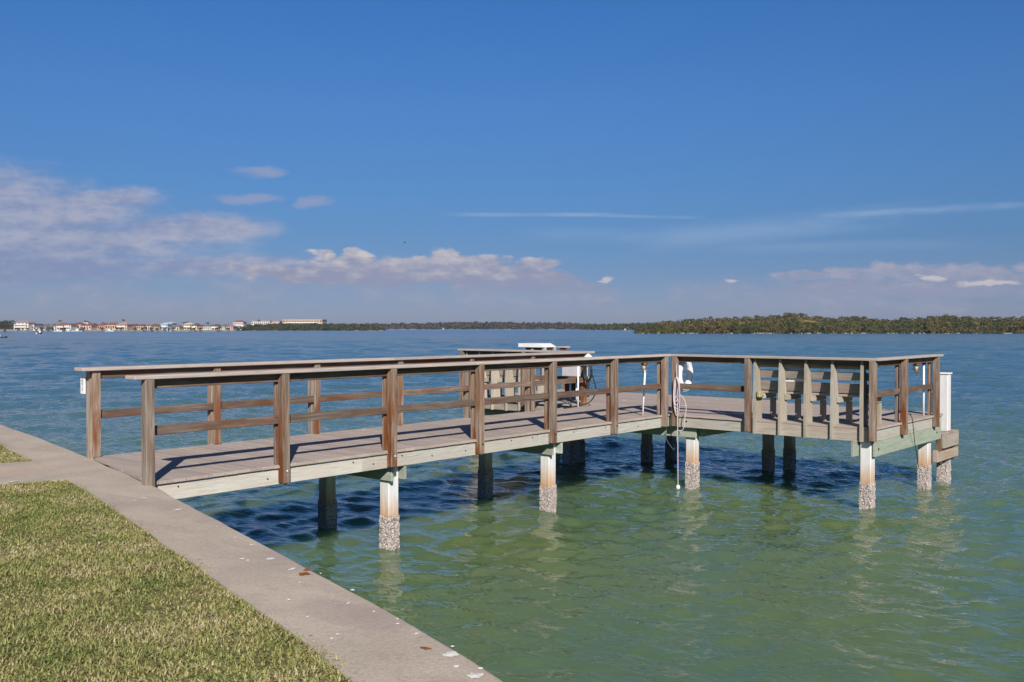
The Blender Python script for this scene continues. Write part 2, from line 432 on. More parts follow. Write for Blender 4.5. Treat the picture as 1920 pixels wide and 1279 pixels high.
def concrete_mat():
    m, n = material('seawall_concrete')
    p = n.new('ShaderNodeNewGeometry').outputs['Position']
    a = n.noise(p, 1.6, 6, .6); b = n.noise(p, 9, 5, .6); c3 = n.noise(p, 120, 3, .6)
    c = n.mix(n.ramp(a, [(.35, 0.), (.68, 1.)]), (.42, .355, .285), (.545, .465, .375))
    c = n.mix(n.math('MULTIPLY', n.ramp(b, [(.5, 0.), (.72, 1.)]), .5), c, (.50, .39, .31))
    c = n.mix(n.math('MULTIPLY', n.ramp(b, [(.30, 1.), (.42, 0.)]), .4), c, (.30, .26, .245))
    c = n.mix(n.math('MULTIPLY', n.ramp(c3, [(.36, 1.), (.50, 0.)]), .4), c, (.2, .17, .15))
    c4_ = n.noise(p, 45, 4, .7); c = n.mix(n.math('MULTIPLY', n.ramp(c4_, [(.52, 0.), (.66, 1.)]), .4), c, (.60, .52, .45))
    c = n.mix(n.math('MULTIPLY', n.ramp(c4_, [(.36, 1.), (.46, 0.)]), .35), c, (.27, .22, .19))
    # white specks
    sp = n.vor(p, 7.5, 'F1'); spn = n.noise(p, 3.1, 2, .5)
    m2 = n.math('MULTIPLY', n.ramp(sp, [(.035, 1.), (.055, 0.)]), n.ramp(spn, [(.5, 0.), (.56, 1.)]))
    c = n.mix(n.math('MULTIPLY', m2, .75), c, (.72, .69, .67))
    st = n.noise(n.mapping(p, sc=(1.2, .5, 1)), 2.2, 6, .65, 1.)
    c = n.mix(n.math('MULTIPLY', n.ramp(st, [(.52, 0.), (.66, 1.)]), .45), c, (.34, .275, .25))
    c = n.mix(n.math('MULTIPLY', n.ramp(n.noise(p, .9, 3, .5), [(.55, 0.), (.7, 1.)]), .45), c, (.52, .385, .285))
    # faint cracks
    ck = n.vor(n.mapping(p, sc=(1, 1, .2)), .55, 'DISTANCE_TO_EDGE')
    z = n.sep(p)[2]
    c = n.mix(n.ramp(n.math('ADD', z, n.math('MULTIPLY', b, .3)), [(.28, .9), (.75, 0.)]), c, (.07, .075, .05))
    h = n.math('ADD', n.math('MULTIPLY', c4_, .8), n.math('MULTIPLY', b, 1.2))
    finish(n, c, .9, n.bump(h, .5, .006), .2); return m
M['concrete'] = concrete_mat()

def water_mat():
    m, n = material('green_bay_water')
    p = n.new('ShaderNodeNewGeometry').outputs['Position']
    cp = n.new('ShaderNodeVectorMath', operation='DISTANCE'); n.link(p, cp.inputs[0]); cp.inputs[1].default_value = (-1, -3, 0)
    dist = cp.outputs['Value']
    q = n.mapping(p, rot=(0, 0, R(24)), sc=(1., .62, 1.))
    h1 = n.noise(q, 4.6, 3, .5, .6)
    h2 = n.noise(n.mapping(p, rot=(0, 0, R(-12)), sc=(1, .55, 1)), 1.7, 3, .5, .5)
    h3 = n.noise(n.mapping(p, rot=(0, 0, R(10)), sc=(1, .45, 1)), .55, 3, .5, .3)
    h4 = n.noise(n.mapping(p, rot=(0, 0, R(40)), sc=(1, .6, 1)), 12., 2, .5, .3)
    gust = n.ramp(n.noise(n.mapping(p, sc=(1, .5, 1)), .06, 4, .6), [(.3, .55), (.7, 1.)])
    calm = n.new('ShaderNodeMapRange', interpolation_type='SMOOTHSTEP'); n.link(dist, calm.inputs[0])
    calm.inputs[1].default_value = 3.; calm.inputs[2].default_value = 22.; calm.inputs[3].default_value = .5; calm.inputs[4].default_value = 1.25
    hh = n.math('ADD', n.math('ADD', n.math('MULTIPLY', h1, .050), n.math('MULTIPLY', h2, .04)), n.math('ADD', n.math('MULTIPLY', h3, .02), n.math('MULTIPLY', h4, .028)))
    hh = n.math('MULTIPLY', hh, n.math('MULTIPLY', gust, calm.outputs[0]))
    nb = n.bump(hh, 1., 1.)
    patch = n.noise(n.mapping(p, sc=(1, .6, 1)), .35, 4, .55)
    near = n.mix(n.ramp(patch, [(.35, 0.), (.65, 1.)]), (.084, .155, .090), (.112, .168, .066))
    mr = n.new('ShaderNodeMapRange', interpolation_type='SMOOTHSTEP'); n.link(dist, mr.inputs[0]); mr.inputs[1].default_value = 9.; mr.inputs[2].default_value = 42.
    c = n.mix(mr.outputs[0], near, (.058, .128, .148))
    rg = n.new('ShaderNodeMapRange'); n.link(dist, rg.inputs[0]); rg.inputs[1].default_value = 60.; rg.inputs[2].default_value = 500.; rg.inputs[3].default_value = .03; rg.inputs[4].default_value = .26
    # turbid body seen through the surface + Fresnel reflection of the rippled surface
    up = n.comb(0., 0., 1.)
    body = n.new('ShaderNodeBsdfPrincipled', subsurface_method='BURLEY'); n.link(c, body.inputs['Base Color']); n.link(up, body.inputs['Normal']); body.inputs['Roughness'].default_value = 1.
    body.inputs['Specular IOR Level'].default_value = 0.; body.inputs['Subsurface Weight'].default_value = 1.; body.inputs['Subsurface Radius'].default_value = (.5, .9, .7); body.inputs['Subsurface Scale'].default_value = 1.
    gl = n.new('ShaderNodeBsdfGlossy'); n.link(rg.outputs[0], gl.inputs['Roughness']); n.link(nb, gl.inputs['Normal']); gl.inputs['Color'].default_value = (1, 1, 1, 1)
    fr = n.new('ShaderNodeFresnel'); fr.inputs['IOR'].default_value = 1.333; n.link(nb, fr.inputs['Normal'])
    ms = n.new('ShaderNodeMixShader'); n.link(fr.outputs[0], ms.inputs[0]); n.link(body.outputs[0], ms.inputs[1]); n.link(gl.outputs[0], ms.inputs[2])
    o = n.new('ShaderNodeOutputMaterial'); n.link(ms.outputs[0], o.inputs[0])
    return m
M['water'] = water_mat()

# ------------------------------------------------------------------ water and ground
def quadgrid(name, xs, ys, zf, mat):
    X, Y = np.meshgrid(xs, ys); Z = zf(X, Y)
    V = np.stack([X, Y, Z], -1).reshape(-1, 3); nx, ny = len(xs), len(ys)
    I = np.arange(nx * ny).reshape(ny, nx)
    F = np.stack([I[:-1, :-1], I[:-1, 1:], I[1:, 1:], I[1:, :-1]], -1).reshape(-1, 4)
    return npmesh(name, V, F, mat)
def water_mesh():
    zs = [1.5]
    while zs[-1] < 420: zs.append(zs[-1] * 1.0062 + .003)
    zs = np.array(zs + [600, 1000, 2000, 4000, 7000]); ts = np.linspace(-1.15, 1.15, 760)
    ts = np.sign(ts) * np.abs(ts) ** 1.25
    Zd, T = np.meshgrid(zs, ts, indexing='ij'); X = CAM.x + Zd * (FWD.x + T * RGT.x); Y = CAM.y + Zd * (FWD.y + T * RGT.y)
    r = np.random.default_rng(5); H = np.zeros_like(X)
    main = math.atan2(-.55, -.83)
    dist = np.hypot(X + 1, Y + 3); calm = np.clip((dist - 3) / 17, 0, 1); calm = .42 + .58 * calm * calm * (3 - 2 * calm)
    wob = .5 * np.sin(X * .31 + Y * .17) + .5 * np.sin(-X * .13 + Y * .37 + 1.3)
    for k in range(110):
        lam = .17 * (4.8 / .17) ** (k / 109.) * r.uniform(.9, 1.1)
        a = main + r.normal(0, .62); kx, ky = math.cos(a) * 2 * math.pi / lam, math.sin(a) * 2 * math.pi / lam
        slope = .046 if lam < .9 else .024 * (.22 + .78 * np.clip((Zd - 12) / 45, 0, 1))
        amp = lam * slope / 2.6 * r.uniform(.6, 1.3)
        att = np.clip(lam / (Zd * .0095 + .02) - 1.4, 0, 1.4) / 1.4
        ph = kx * X + ky * Y + r.uniform(0, 6.28) + .9 * np.sin(X * .9 / lam * .35 + Y * .7 / lam * .35 + k) 
        mod = .75 + .5 * np.sin(X * .21 * math.cos(k) + Y * .21 * math.sin(k) + k * 2.)
        H += amp * att * mod * (np.exp(1.1 * (np.sin(ph) - 1)) - .42) * 1.7
    H *= calm * (.9 + .18 * wob); H *= np.clip((400 - Zd) / 150, 0, 1)
    nz, nt = X.shape
    V = np.stack([X, Y, H], -1).reshape(-1, 3); I = np.arange(nz * nt).reshape(nz, nt)
    F = np.stack([I[:-1, :-1], I[:-1, 1:], I[1:, 1:], I[1:, :-1]], -1).reshape(-1, 4)
    n0 = len(V); V = np.concatenate([V, [(-7000, -7000, -2.2), (7000, -7000, -2.2), (7000, 7000, -2.2), (-7000, 7000, -2.2)]]); F = np.concatenate([F, [[n0, n0 + 1, n0 + 2, n0 + 3]]])
    return npmesh('water', V, F, M['water'], smooth=True)
wat = water_mesh()
tag(wat, 'green to blue rippled bay water', None, kind='structure')

# seawall polyline: u of the water-side edge for a given v
WV = [-60, -6.95, -4.47, -2.27, .17, 2.99, 4.66, 5.49, 5.85, 60]
WU = [10.8, 1.36, .93, .49, -.05, -.80, -1.24, -1.50, -1.63, -18.0]
def wu(v): return float(np.interp(v, WV, WU))
CW = .575
vs_ = sorted(set([round(q, 3) for q in np.concatenate([np.linspace(-60, -9, 12), np.linspace(-9, 9, 73), np.linspace(9, 60, 12)])]))
def wobble(v, k): return (mnoise.noise(Vector((v * 1.7, k, 0))) * .016 + mnoise.noise(Vector((v * 6, k, 3))) * .009)
# profile (offset from edge, z world)
TOPZ = DZ - .02
prof = [(-.06, -2.0), (-.06, TOPZ - .26), (.0, TOPZ - .26), (.0, TOPZ - .018), (-.006, TOPZ - .006), (-.02, TOPZ), (-.2, TOPZ + .001), (-.4, TOPZ), (-CW, TOPZ - .001), (-CW, TOPZ - .4)]
vv = []; ff = []
for i, v in enumerate(vs_):
    e = wu(v) + wobble(v, 0.)
    for j, (o, z) in enumerate(prof):
        w2 = wobble(v, 5.) * .6 if j in (2, 3, 4, 5) else 0
        vv.append((e + o + w2, -v, z + (mnoise.noise(Vector((v * 3, j, 7))) * .002 if j > 3 else 0)))
NPF = len(prof)
for i in range(len(vs_) - 1):
    for j in range(NPF - 1): ff.append([i * NPF + j, i * NPF + j + 1, (i + 1) * NPF + j + 1, (i + 1) * NPF + j])
mb = MB(); mb.add(vv, ff)
sw = thing('seawall', 'long tan concrete seawall cap with white bird droppings along the lawn', 'seawall', (0, 0, 0))
o_ = mb.build('concrete_cap', M['concrete'], sw)
# droppings, rust and chips lying on the seawall (thin splats)
def splat(mb, cx, cy, z, rx, ry, ang, seed):
    r2 = random.Random(seed); n = 14; pts = []
    for k in range(n):
        a = 2 * math.pi * k / n; f = .55 + .6 * r2.random()
        x, y = rx * f * math.cos(a), ry * f * math.sin(a)
        pts.append((cx + x * math.cos(ang) - y * math.sin(ang), cy + x * math.sin(ang) + y * math.cos(ang), z))
    m_ = MB(); m_.add([(cx, cy, z + .003)] + pts, [[0, 1 + k, 1 + (k + 1) % n] for k in range(n)]); m_.build(*mb)
def pix_on(x, y, z):
    """where the photo point (x, y) meets the level z (used for marks lying on the wall and deck)"""
    t = (CAM.z - z) * FPX / (y - HOR); X, Y = far(x, t); return X, Y
sp = ('dropping', M['droppings'], sw); k = 0
for (x, y, rx, ry) in [(332, 957, .055, .018), (452, 1050, .03, .012), (463, 1053, .02, .01), (505, 1050, .05, .02), (547, 1069, .055, .014), (660, 1109, .02, .01),
                       (843, 1231, .055, .028), (890, 1272, .06, .03), (848, 1216, .012, .008), (632, 1193, .02, .008), (620, 1201, .014, .006), (780, 1192, .025, .006),
                       (652, 1134, .03, .005), (744, 1164, .018, .006), (745, 1173, .022, .006), (855, 1254, .02, .01), (470, 1024, .03, .01), (440, 1010, .02, .008),
                       (22, 904, .09, .016), (80, 842, .03, .01), (120, 852, .03, .008), (268, 935, .035, .008), (250, 940, .02, .006), (600, 1078, .012, .006),
                       (700, 1150, .012, .004), (540, 1128, .02, .005), (575, 1160, .012, .005), (900, 1258, .02, .01), (405, 990, .014, .006), (560, 1095, .012, .006)]:
    X, Y = pix_on(x, y, TOPZ); splat(sp, X, Y, TOPZ + .004, rx * .75, ry * 1.5, -TH * 0 + rnd.random() * .5, k); k += 1
sp = ('rust_stain', M['rust'], sw)
for (x, y, rx, ry) in [(568, 1078, .045, .02), (575, 1070, .05, .012), (797, 1219, .02, .015)]:
    X, Y = pix_on(x, y, TOPZ); splat(sp, X, Y, TOPZ + .003, rx, ry * 2, .3, k); k += 1

# lawn + path
def ground_mat():
    m, n = material('lawn_soil')
    p = n.new('ShaderNodeNewGeometry').outputs['Position']
    a = n.noise(p, 3, 5, .6); b = n.noise(p, 40, 3, .6)
    c = n.mix(n.ramp(a, [(.35, 0.), (.65, 1.)]), (.17, .17, .06), (.27, .23, .11))
    c = n.mix(n.ramp(b, [(.35, .6), (.6, 0.)]), c, (.04, .035, .018))
    finish(n, c, .95, n.bump(b, .8, .02), .1); return m
M['soil'] = ground_mat()
PV0, PV1 = -2.45, -.86     # path between these v (beside the walkway)
def strip(v0, v1, inner, outer, z0, name, mat, skirt=.3):
    a = [v for v in vs_ if v0 < v < v1]; a = [v0] + a + [v1]; V = []; F = []
    for i, v in enumerate(a):
        V += [(wu(v) - inner, -v, z0), (wu(v) - outer, -v, z0)]
    for i in range(len(a) - 1): F.append([2 * i, 2 * i + 1, 2 * i + 3, 2 * i + 2])
    b = MB(); b.add(V, F); return b.build(name, mat)
GZ = TOPZ - .015
g1 = strip(-60, 60, CW - .01, 60, GZ, 'ground', M['soil']); tag(g1, 'dry sandy soil under the lawn', None, kind='structure')
pm = MB()
e0 = wu(PV0); e1 = wu(PV1)
pl = [(wu(v) - CW - .004, -v) for v in np.linspace(PV0, PV1, 8)] + [(-14, -PV1 + 4.0), (-14, -PV0 + 4.2)]
pm.prism([(p[0], p[1]) for p in pl], 'z', GZ - .1, TOPZ - .004)
pth = pm.build('path', M['concrete']); tag(pth, 'narrow concrete path meeting the seawall beside the walkway', None, kind='structure')

def grass_mat():
    m, n = material('lawn_grass')
    ge = n.new('ShaderNodeNewGeometry'); ri = ge.outputs['Random Per Island']; p = ge.outputs['Position']
    a = n.noise(p, 2.3, 4, .6); b = n.noise(p, 9., 3, .6)
    f = n.math('ADD', n.math('MULTIPLY', ri, .42), n.math('MULTIPLY', n.math('SUBTRACT', a, .18), 1.05))
    c = n.ramp(f, [(.22, (.15, .22, .06)), (.42, (.28, .32, .095)), (.6, (.44, .41, .165)), (.78, (.58, .50, .28)), (.95, (.68, .59, .42))])
    c = n.mix(n.ramp(b, [(.55, 0.), (.72, .6)]), c, (.30, .20, .11))
    pr = n.new('ShaderNodeBsdfPrincipled'); tr = n.new('ShaderNodeBsdfTranslucent'); ms = n.new('ShaderNodeMixShader'); o = n.new('ShaderNodeOutputMaterial')
    n.link(c, pr.inputs['Base Color']); pr.inputs['Roughness'].default_value = .6; pr.inputs['Specular IOR Level'].default_value = .25
    n.link(c, tr.inputs[0]); ms.inputs[0].default_value = .35
    n.link(pr.outputs[0], ms.inputs[1]); n.link(tr.outputs[0], ms.inputs[2]); n.link(ms.outputs[0], o.inputs[0])
    return m
M['grass'] = grass_mat()
def blades(N, u0, u1, v0, v1, hmin, hmax):
    u = rng.uniform(u0, u1, N); v = rng.uniform(v0, v1, N)
    edge = np.interp(v, WV, WU) - CW
    fringe = .03 + .035 * np.sin(v * 7.3) * np.sin(v * 3.1 + 1) + rng.normal(0, .016, N)
    k = u < edge + fringe * .8
    inpath = (v > PV0 + rng.normal(0, .02, N)) & (v < PV1 - .45 * np.clip((edge - u), 0, .15) + rng.normal(0, .02, N))
    # the path runs off at a slant
    sl = -(u - edge) * .30
    inpath = (v + sl > PV0 - .0 + rng.normal(0, .02, N)) & (v + sl < PV1 + .0 + rng.normal(0, .02, N))
    k &= ~inpath
    # rounded lawn corner at the path
    u, v = u[k], v[k]; n = len(u)
    h = rng.uniform(hmin, hmax, n) * (1 + .35 * np.sin(u * 3.3 + v * 2.1) * np.sin(v * 4.7))
    az = rng.uniform(0, 2 * math.pi, n); lean = rng.uniform(.5, 1.7, n); wd = rng.uniform(.0026, .0048, n)
    dx, dy = np.cos(az), np.sin(az); px, py = -dy, dx
    b = np.stack([u, -v, np.full(n, GZ - .005)], 1)
    def pt(t, s):
        r = h * lean * t * t * .8; z = h * t * (1 - .28 * lean * t)
        return b + np.stack([dx * r + px * wd * s, dy * r + py * wd * s, z], 1)
    P = [pt(0, -1), pt(0, 1), pt(.55, .85), pt(.55, -.85), pt(1., 0)]
    V = np.stack(P, 1).reshape(-1, 3); o = (np.arange(n) * 5)[:, None]
    F = np.concatenate([o + np.array([[0, 1, 2]]), o + np.array([[0, 2, 3]]), o + np.array([[3, 2, 4]])], 0)
    return V, F
V, F = blades(760000, -6.2, 1.4, -5.5, 7.6, .016, .040)
# thin out what lies well outside the frame
gr = npmesh('grass', V, F, M['grass']); tag(gr, 'sunlit patchy green and straw coloured lawn beside the seawall', None, kind='stuff')

# ------------------------------------------------------------------ dock
dock = thing('dock', 'wooden T-shaped fishing dock on pilings running out from the seawall', 'dock', D(0, 0, 0))
CAPZ = .966
# deck boards (run across the walkway)
UE = [(3.43, 12.35), (2.9, 12.5), (-2.4, 13.2), (-5.3, 13.2)]
def uend(v): a = sorted(UE); return float(np.interp(v, [q[0] for q in a], [q[1] for q in a]))
db = MB(); u = .42; pitch = .1445; gap = .005
def board(u, v0, v1):
    if v1 - v0 < .05: return
    jz = rnd.uniform(-.0012, .0012)
    db.box(D(u, v0, -.032 + jz), D(u + pitch - gap, v1, jz), .003)
# first boards at the slanted wall edge: cut shorter
u = -.22
while u < 13.2:
    um = u + pitch / 2; ue = u + pitch - gap
    if u < .62:          # cut to the slanted wall edge
        vs3 = np.linspace(-2.12, .03, 20); lo_ = [(max(u, wu(v) + .012), v) for v in vs3 if wu(v) + .012 < ue - .01]
        if len(lo_) > 1: db.prism([(a, -v) for a, v in lo_] + [(ue, -lo_[-1][1]), (ue, -lo_[0][1])], 'z', DZ - .032, DZ + rnd.uniform(-.001, .001))
        u += pitch; continue
    v0 = -5.33 if um > 9.78 else -2.12
    board(u, v0, .03 if ue > 9.22 else .03)
    if ue > 9.24:
        v1 = 3.44
        while v1 > .1 and uend(v1) < um: v1 -= .02
        for (us_, va, vb) in ((9.222, .031, 1.46), (9.246, 1.461, v1)):
            a_ = max(u, us_); vb = min(vb, v1)
            if ue - a_ > .012 and vb > va: jz = rnd.uniform(-.001, .001); db.box(D(a_, va, -.032 + jz), D(ue, vb, jz), .003)
    u += pitch
db.build('deck_boards', M['deck'], dock)
# fascia boards
def fas(a, b, mat='fascia', name='fascia_board'):
    mb = MB(); mb.box(a, b, .004); return mb.build(name, M[mat], dock)
ft, fb = -.034, -.205
for (ua, ub) in ((-.06, 2.585), (2.589, 5.80), (5.804, 9.245)):
    fas(D(ua, -.04, fb), D(ub, 0, ft))
for (ua, ub) in ((.40, 3.2), (3.204, 6.5), (6.504, 9.8)):
    fas(D(ua, -2.1, fb), D(ub, -2.06, ft))
fas(D(9.249, .004, fb), D(9.289, 1.45, ft), 'fascia'); fas(D(9.249, 1.454, fb - .01), D(9.289, 3.366, ft), 'fasciab')
fas(D(9.25, 3.37, fb + .0), D(12.36, 3.41, ft), 'fascia')
fas(D(9.80, -5.30, fb), D(9.84, -2.104, ft), 'fasciab')
fas(D(9.844, -5.30, fb), D(13.15, -5.26, ft), 'fascia')
fas(D(13.10, -5.25, fb), D(13.14, -2.42, ft), 'fascia')
# outer slanted edge
def slant(v0, v1, name, z0, z1, off, th, mat):
    u0, u1 = uend(v0) - off, uend(v1) - off
    mb = MB(); mb.prism([(u0, -v0), (u1, -v1), (u1 + th, -v1), (u0 + th, -v0)], 'z', DZ + z0, DZ + z1); return mb.build(name, M[mat], dock)
slant(3.36, 2.9, 'fascia_board', fb, ft, .06, .04, 'fascia'); slant(2.9, -2.4, 'fascia_board', fb, ft, .06, .04, 'fascia')
# joists under the deck
for v in (-.55, -1.05, -1.55): fas(D(.6, v - .02, fb + .01), D(12.6, v + .02, ft - .004), 'green', 'joist')
for v in (.55, 1.1, 1.65, 2.2, 2.75): fas(D(9.3, v - .02, fb + .01), D(12.3, v + .02, ft - .004), 'green', 'joist')
for v in (-2.7, -3.3, -3.9, -4.5): fas(D(9.9, v - .02, fb + .01), D(13.0, v + .02, ft - .004), 'green', 'joist')
# bolts on the fascia
def bolt(parent, p, axis, r=.013, mat='bolt', name='bolt'):
    mb = MB(); d = {'v': (0, -1, 0), 'u': (-1, 0, 0)}[axis]; p = Vector(p); d = Vector(d)
    mb.tube([p - d * .003, p + d * .010, p + d * .014], [r, r, r * .6], 8); return mb.build(name, M[mat], parent)
for u in (.28, 1.3, 2.45, 2.75, 3.2, 3.7, 4.3, 5.2, 5.65, 6.1, 6.6, 7.4, 8.3): bolt(dock, D(u, 0, -.08 - .05 * (int(u * 10) % 2)), 'v', .0075)
bolt(dock, D(9.249, .33, -.10), 'u', .014); bolt(dock, D(12.1, 3.41, -.30), 'v', .016); bolt(dock, D(9.42, 3.41, -.32), 'v', .018)

# piles
def crust(x0, x1, y0, y1, ztop, seed):
    """barnacle crust: shell round a square pile with a ragged lumpy surface"""
    cx, cy = (x0 + x1) / 2, (y0 + y1) / 2; hx, hy = (x1 - x0) / 2, (y1 - y0) / 2
    nz, na = 46, 72; V = []; F = []
    for j in range(nz):
        z = -.5 + (ztop + .5) * j / (nz - 1)
        for i in range(na):
            t = i / na * 4; s = int(t); f = t - s
            x, y = [(-1 + 2 * f, -1), (1, -1 + 2 * f), (1 - 2 * f, 1), (-1, 1 - 2 * f)][s]
            p = Vector((cx + x * hx, cy + y * hy, z))
            k = mnoise.noise(p * 38 + Vector((seed, 0, 0))); k2 = mnoise.noise(p * 13 + Vector((0, seed, 0)))
            d = .007 + .010 * k + .006 * k2 + .006 * max(0, mnoise.noise(p * 80))
            top = ztop + .12 * mnoise.noise(Vector((i * .35, seed, 1.3)))
            if z > top - .05: d *= max(-.3, (top - z) / .05)
            nrm = Vector((x * (abs(x) > .999), y * (abs(y) > .999), 0))
            if nrm.length < .5: nrm = Vector((x, y, 0))
            V.append(p + nrm.normalized() * d)
    for j in range(nz - 1):
        for i in range(na): F.append([j * na + i, j * na + (i + 1) % na, (j + 1) * na + (i + 1) % na, (j + 1) * na + i])
    mb = MB(); mb.add(V, F, None, False); return mb
PW = .165
def pile(u, v, top=-.21, wood_=False, parent=None, ct=None, w=PW, name='pile', cr=True):
    par = parent or dock; ct = ct or .36 + .08 * rnd.random()
    mb = MB(); a = D(u - w / 2, v + w / 2, top); b = D(u + w / 2, v - w / 2, top)
    mb.box((a[0], a[1], -2.0), (b[0], b[1], DZ + top), .012)
    o = mb.build(name, M['pilewood' if wood_ else 'pile'], par)
    if cr:
        x0, x1 = sorted((a[0], b[0])); y0, y1 = sorted((a[1], b[1]))
        crust(x0, x1, y0, y1, ct, u * 3.1 + v).build('barnacle_crust', M['barnacle'], o)
    return o
pile(3.17, -.19); pile(6.24, -.19); pile(9.46, .32, -.37); pile(9.375, 3.27, -.21, ct=.42); pile(11.93, 3.27, -.21)
for (u, v) in ((3.40, -1.66), (6.62, -1.76), (11.5, -1.88), (12.2, -1.76), (11.80, .55), (12.20, .78), (10.25, -2.88), (10.76, -3.0), (10.0, -5.1), (12.8, -5.1)):
    pile(u, v)
# green pile beams sandwiching the piles
def beam(a, b): 
    mb = MB(); mb.box(a, b, .004); return mb.build('pile_beam', M['green'], dock)
for u in (3.17, 6.24):
    for s in (-1, 1):
        uu = u + s * (PW / 2 + .022)
        beam(D(uu - .019, -1.98, -.375), D(uu + .019, -.015, -.207))
beam(D(9.33, -2.3, -.375), D(9.368, .46, -.207)); beam(D(9.56, -2.3, -.375), D(9.598, .46, -.207))
beam(D(9.60, .425, -.372), D(12.2, .463, -.208))
beam(D(9.295, 3.372, -.425), D(12.33, 3.412, -.208)); beam(D(9.10, 3.13, -.425), D(12.3, 3.17, -.208))
beam(D(10.1, -5.0, -.37), D(10.14, -2.2, -.207)); beam(D(10.9, -5.0, -.37), D(10.94, -2.2, -.207)); beam(D(11.62, -2.3, -.37), D(11.66, 1.0, -.207)); beam(D(12.0, -2.3, -.37), D(12.04, 1.0, -.207))

# rail posts
def post(u, v, side='v', bottom=-.188, w=.09, top=CAPZ, mat='post'):
    """near corner at (u,v); occupies u..u+w, v..v+w"""
    mb = MB(); mb.box(D(u, v, bottom), D(u + w, v + w, top - .001), .005, warp=None)
    o = mb.build('rail_post', M[mat], dock)
    return o
def inner(u, v, du, dv):
    mb = MB(); mb.box(D(u, v, .002), D(u + du, v + dv, CAPZ - .003), .004)
    return mb.build('rail_blocking', M['post'], dock)
NP = [-.092 + 1.5245 * i for i in range(6)]
for i, u in enumerate(NP):
    o = post(u, .002, bottom=-.188 if i else -.10, mat='post' if i else 'postgrey')
    if i: bolt(o, D(u + .05, .092, -.06), 'v', .012, 'bright' if i in (1, 2) else 'bolt'); bolt(o, D(u + .04, .075, -.195), 'v', .014)
    if i: inner(u, -.078, .09, .036)
post(8.985, .002); post(9.155, .10); inner(8.985, -.078, .09, .036)
FPX_U = [.43, 1.955, 3.49, 5.02, 6.56, 8.10]
for u in FPX_U: post(u, -2.192, mat='postgrey'); inner(u, -2.06, .09, .036)
post(9.156, 1.412)
post(9.156, 3.365)
for u in (10.32, 11.86): post(u, 3.413); inner(u, 3.332, .09, .036)
inner(9.31, 3.332, .09, .036)
for v in (-3.62, -5.3, -2.19): post(9.708, v)
post(13.142, -5.3)
# caps (2x6 laid flat on the posts)
def cap(a, b, nm='cap_rail'): mb = MB(); mb.box(a, b, .006); return mb.build(nm, M['cap'], dock)
CT = 1.004
cap(D(-.20, -.09, CAPZ), D(4.42, .096, CT)); cap(D(4.424, -.09, CAPZ), D(9.155, .096, CT))
cap(D(.30, -2.196, CAPZ), D(4.9, -1.985, CT)); cap(D(4.904, -2.196, CAPZ), D(9.703, -1.985, CT))
cap(D(9.157, -.06, CAPZ), D(9.325, 3.335, CT))
cap(D(9.157, 3.337, CAPZ), D(12.12, 3.508, CT))
cap(D(9.705, -5.36, CAPZ), D(9.89, -1.985, CT))
cap(D(13.06, -5.36, CAPZ), D(13.235, -5.1, CT))
# rails (2x4 on edge inside the posts)
def rl(a, b, nm): mb = MB(); mb.box(a, b, .004); return mb.build(nm, M['rail'], dock)
T0, T1, M0, M1 = CAPZ - .09, CAPZ - .002, .432, .520
def vrail(u0, u1, v, us):      # rails along u at inner face v (posts outside)
    cuts = [u0] + [q for q in us if u0 + .3 < q < u1 - .3][::2] + [u1]
    for a, b in zip(cuts[:-1], cuts[1:]): rl(D(a + .002, v, T0), D(b - .002, v - .038, T1), 'top_rail'); rl(D(a + .002, v, M0), D(b - .002, v - .038, M1), 'mid_rail')
vrail(-.02, 9.15, 0, [q + .045 for q in NP]); 
vrail(.45, 9.66, -2.062, [q + .045 for q in FPX_U])
def urail(v0, v1, u, mid=True, u2=None):
    rl(D(u, v0, T0), D(u + .038, v1, T1), 'top_rail')
    if mid: rl(D(u, v0, M0), D(u + .038, v1, M1), 'mid_rail')
urail(.04, 1.45, 9.247); rl(D(9.262, 1.454, T0), D(9.30, 3.30, T1), 'top_rail')
urail(-3.6, -2.10, 9.80); rl(D(9.80, -5.28, T0), D(9.838, -3.604, T1), 'top_rail')
for (a, b) in ((9.26, 10.36), (10.364, 12.0)):
    rl(D(a, 3.372, T0), D(b, 3.41, T1), 'top_rail'); rl(D(a, 3.372, M0), D(b, 3.41, M1), 'mid_rail')
rl(D(13.10, -5.3, T0), D(13.14, -5.12, T1), 'top_rail')
# droppings on the deck
sp = ('dropping', M['droppings'], dock)
for (x, y, rx) in [(354, 881, .02), (681, 807, .07), (1170, 751, .09), (1320, 754, .09), (1345, 750, .06), (1283, 761, .12), (1128, 746, .05), (1135, 753, .06), (1050, 788, .07), (1386, 753, .06), (1380, 771, .06), (1395, 768, .05), (1170, 781, .06), (600, 813, .08), (1400, 787, .04), (1215, 745, .05), (900, 792, .03)]:
    X, Y = pix_on(x, y, DZ + .003); splat(sp, X, Y, DZ + .0045, rx * .8, rx * .5, rnd.random() * 3, k); k += 1

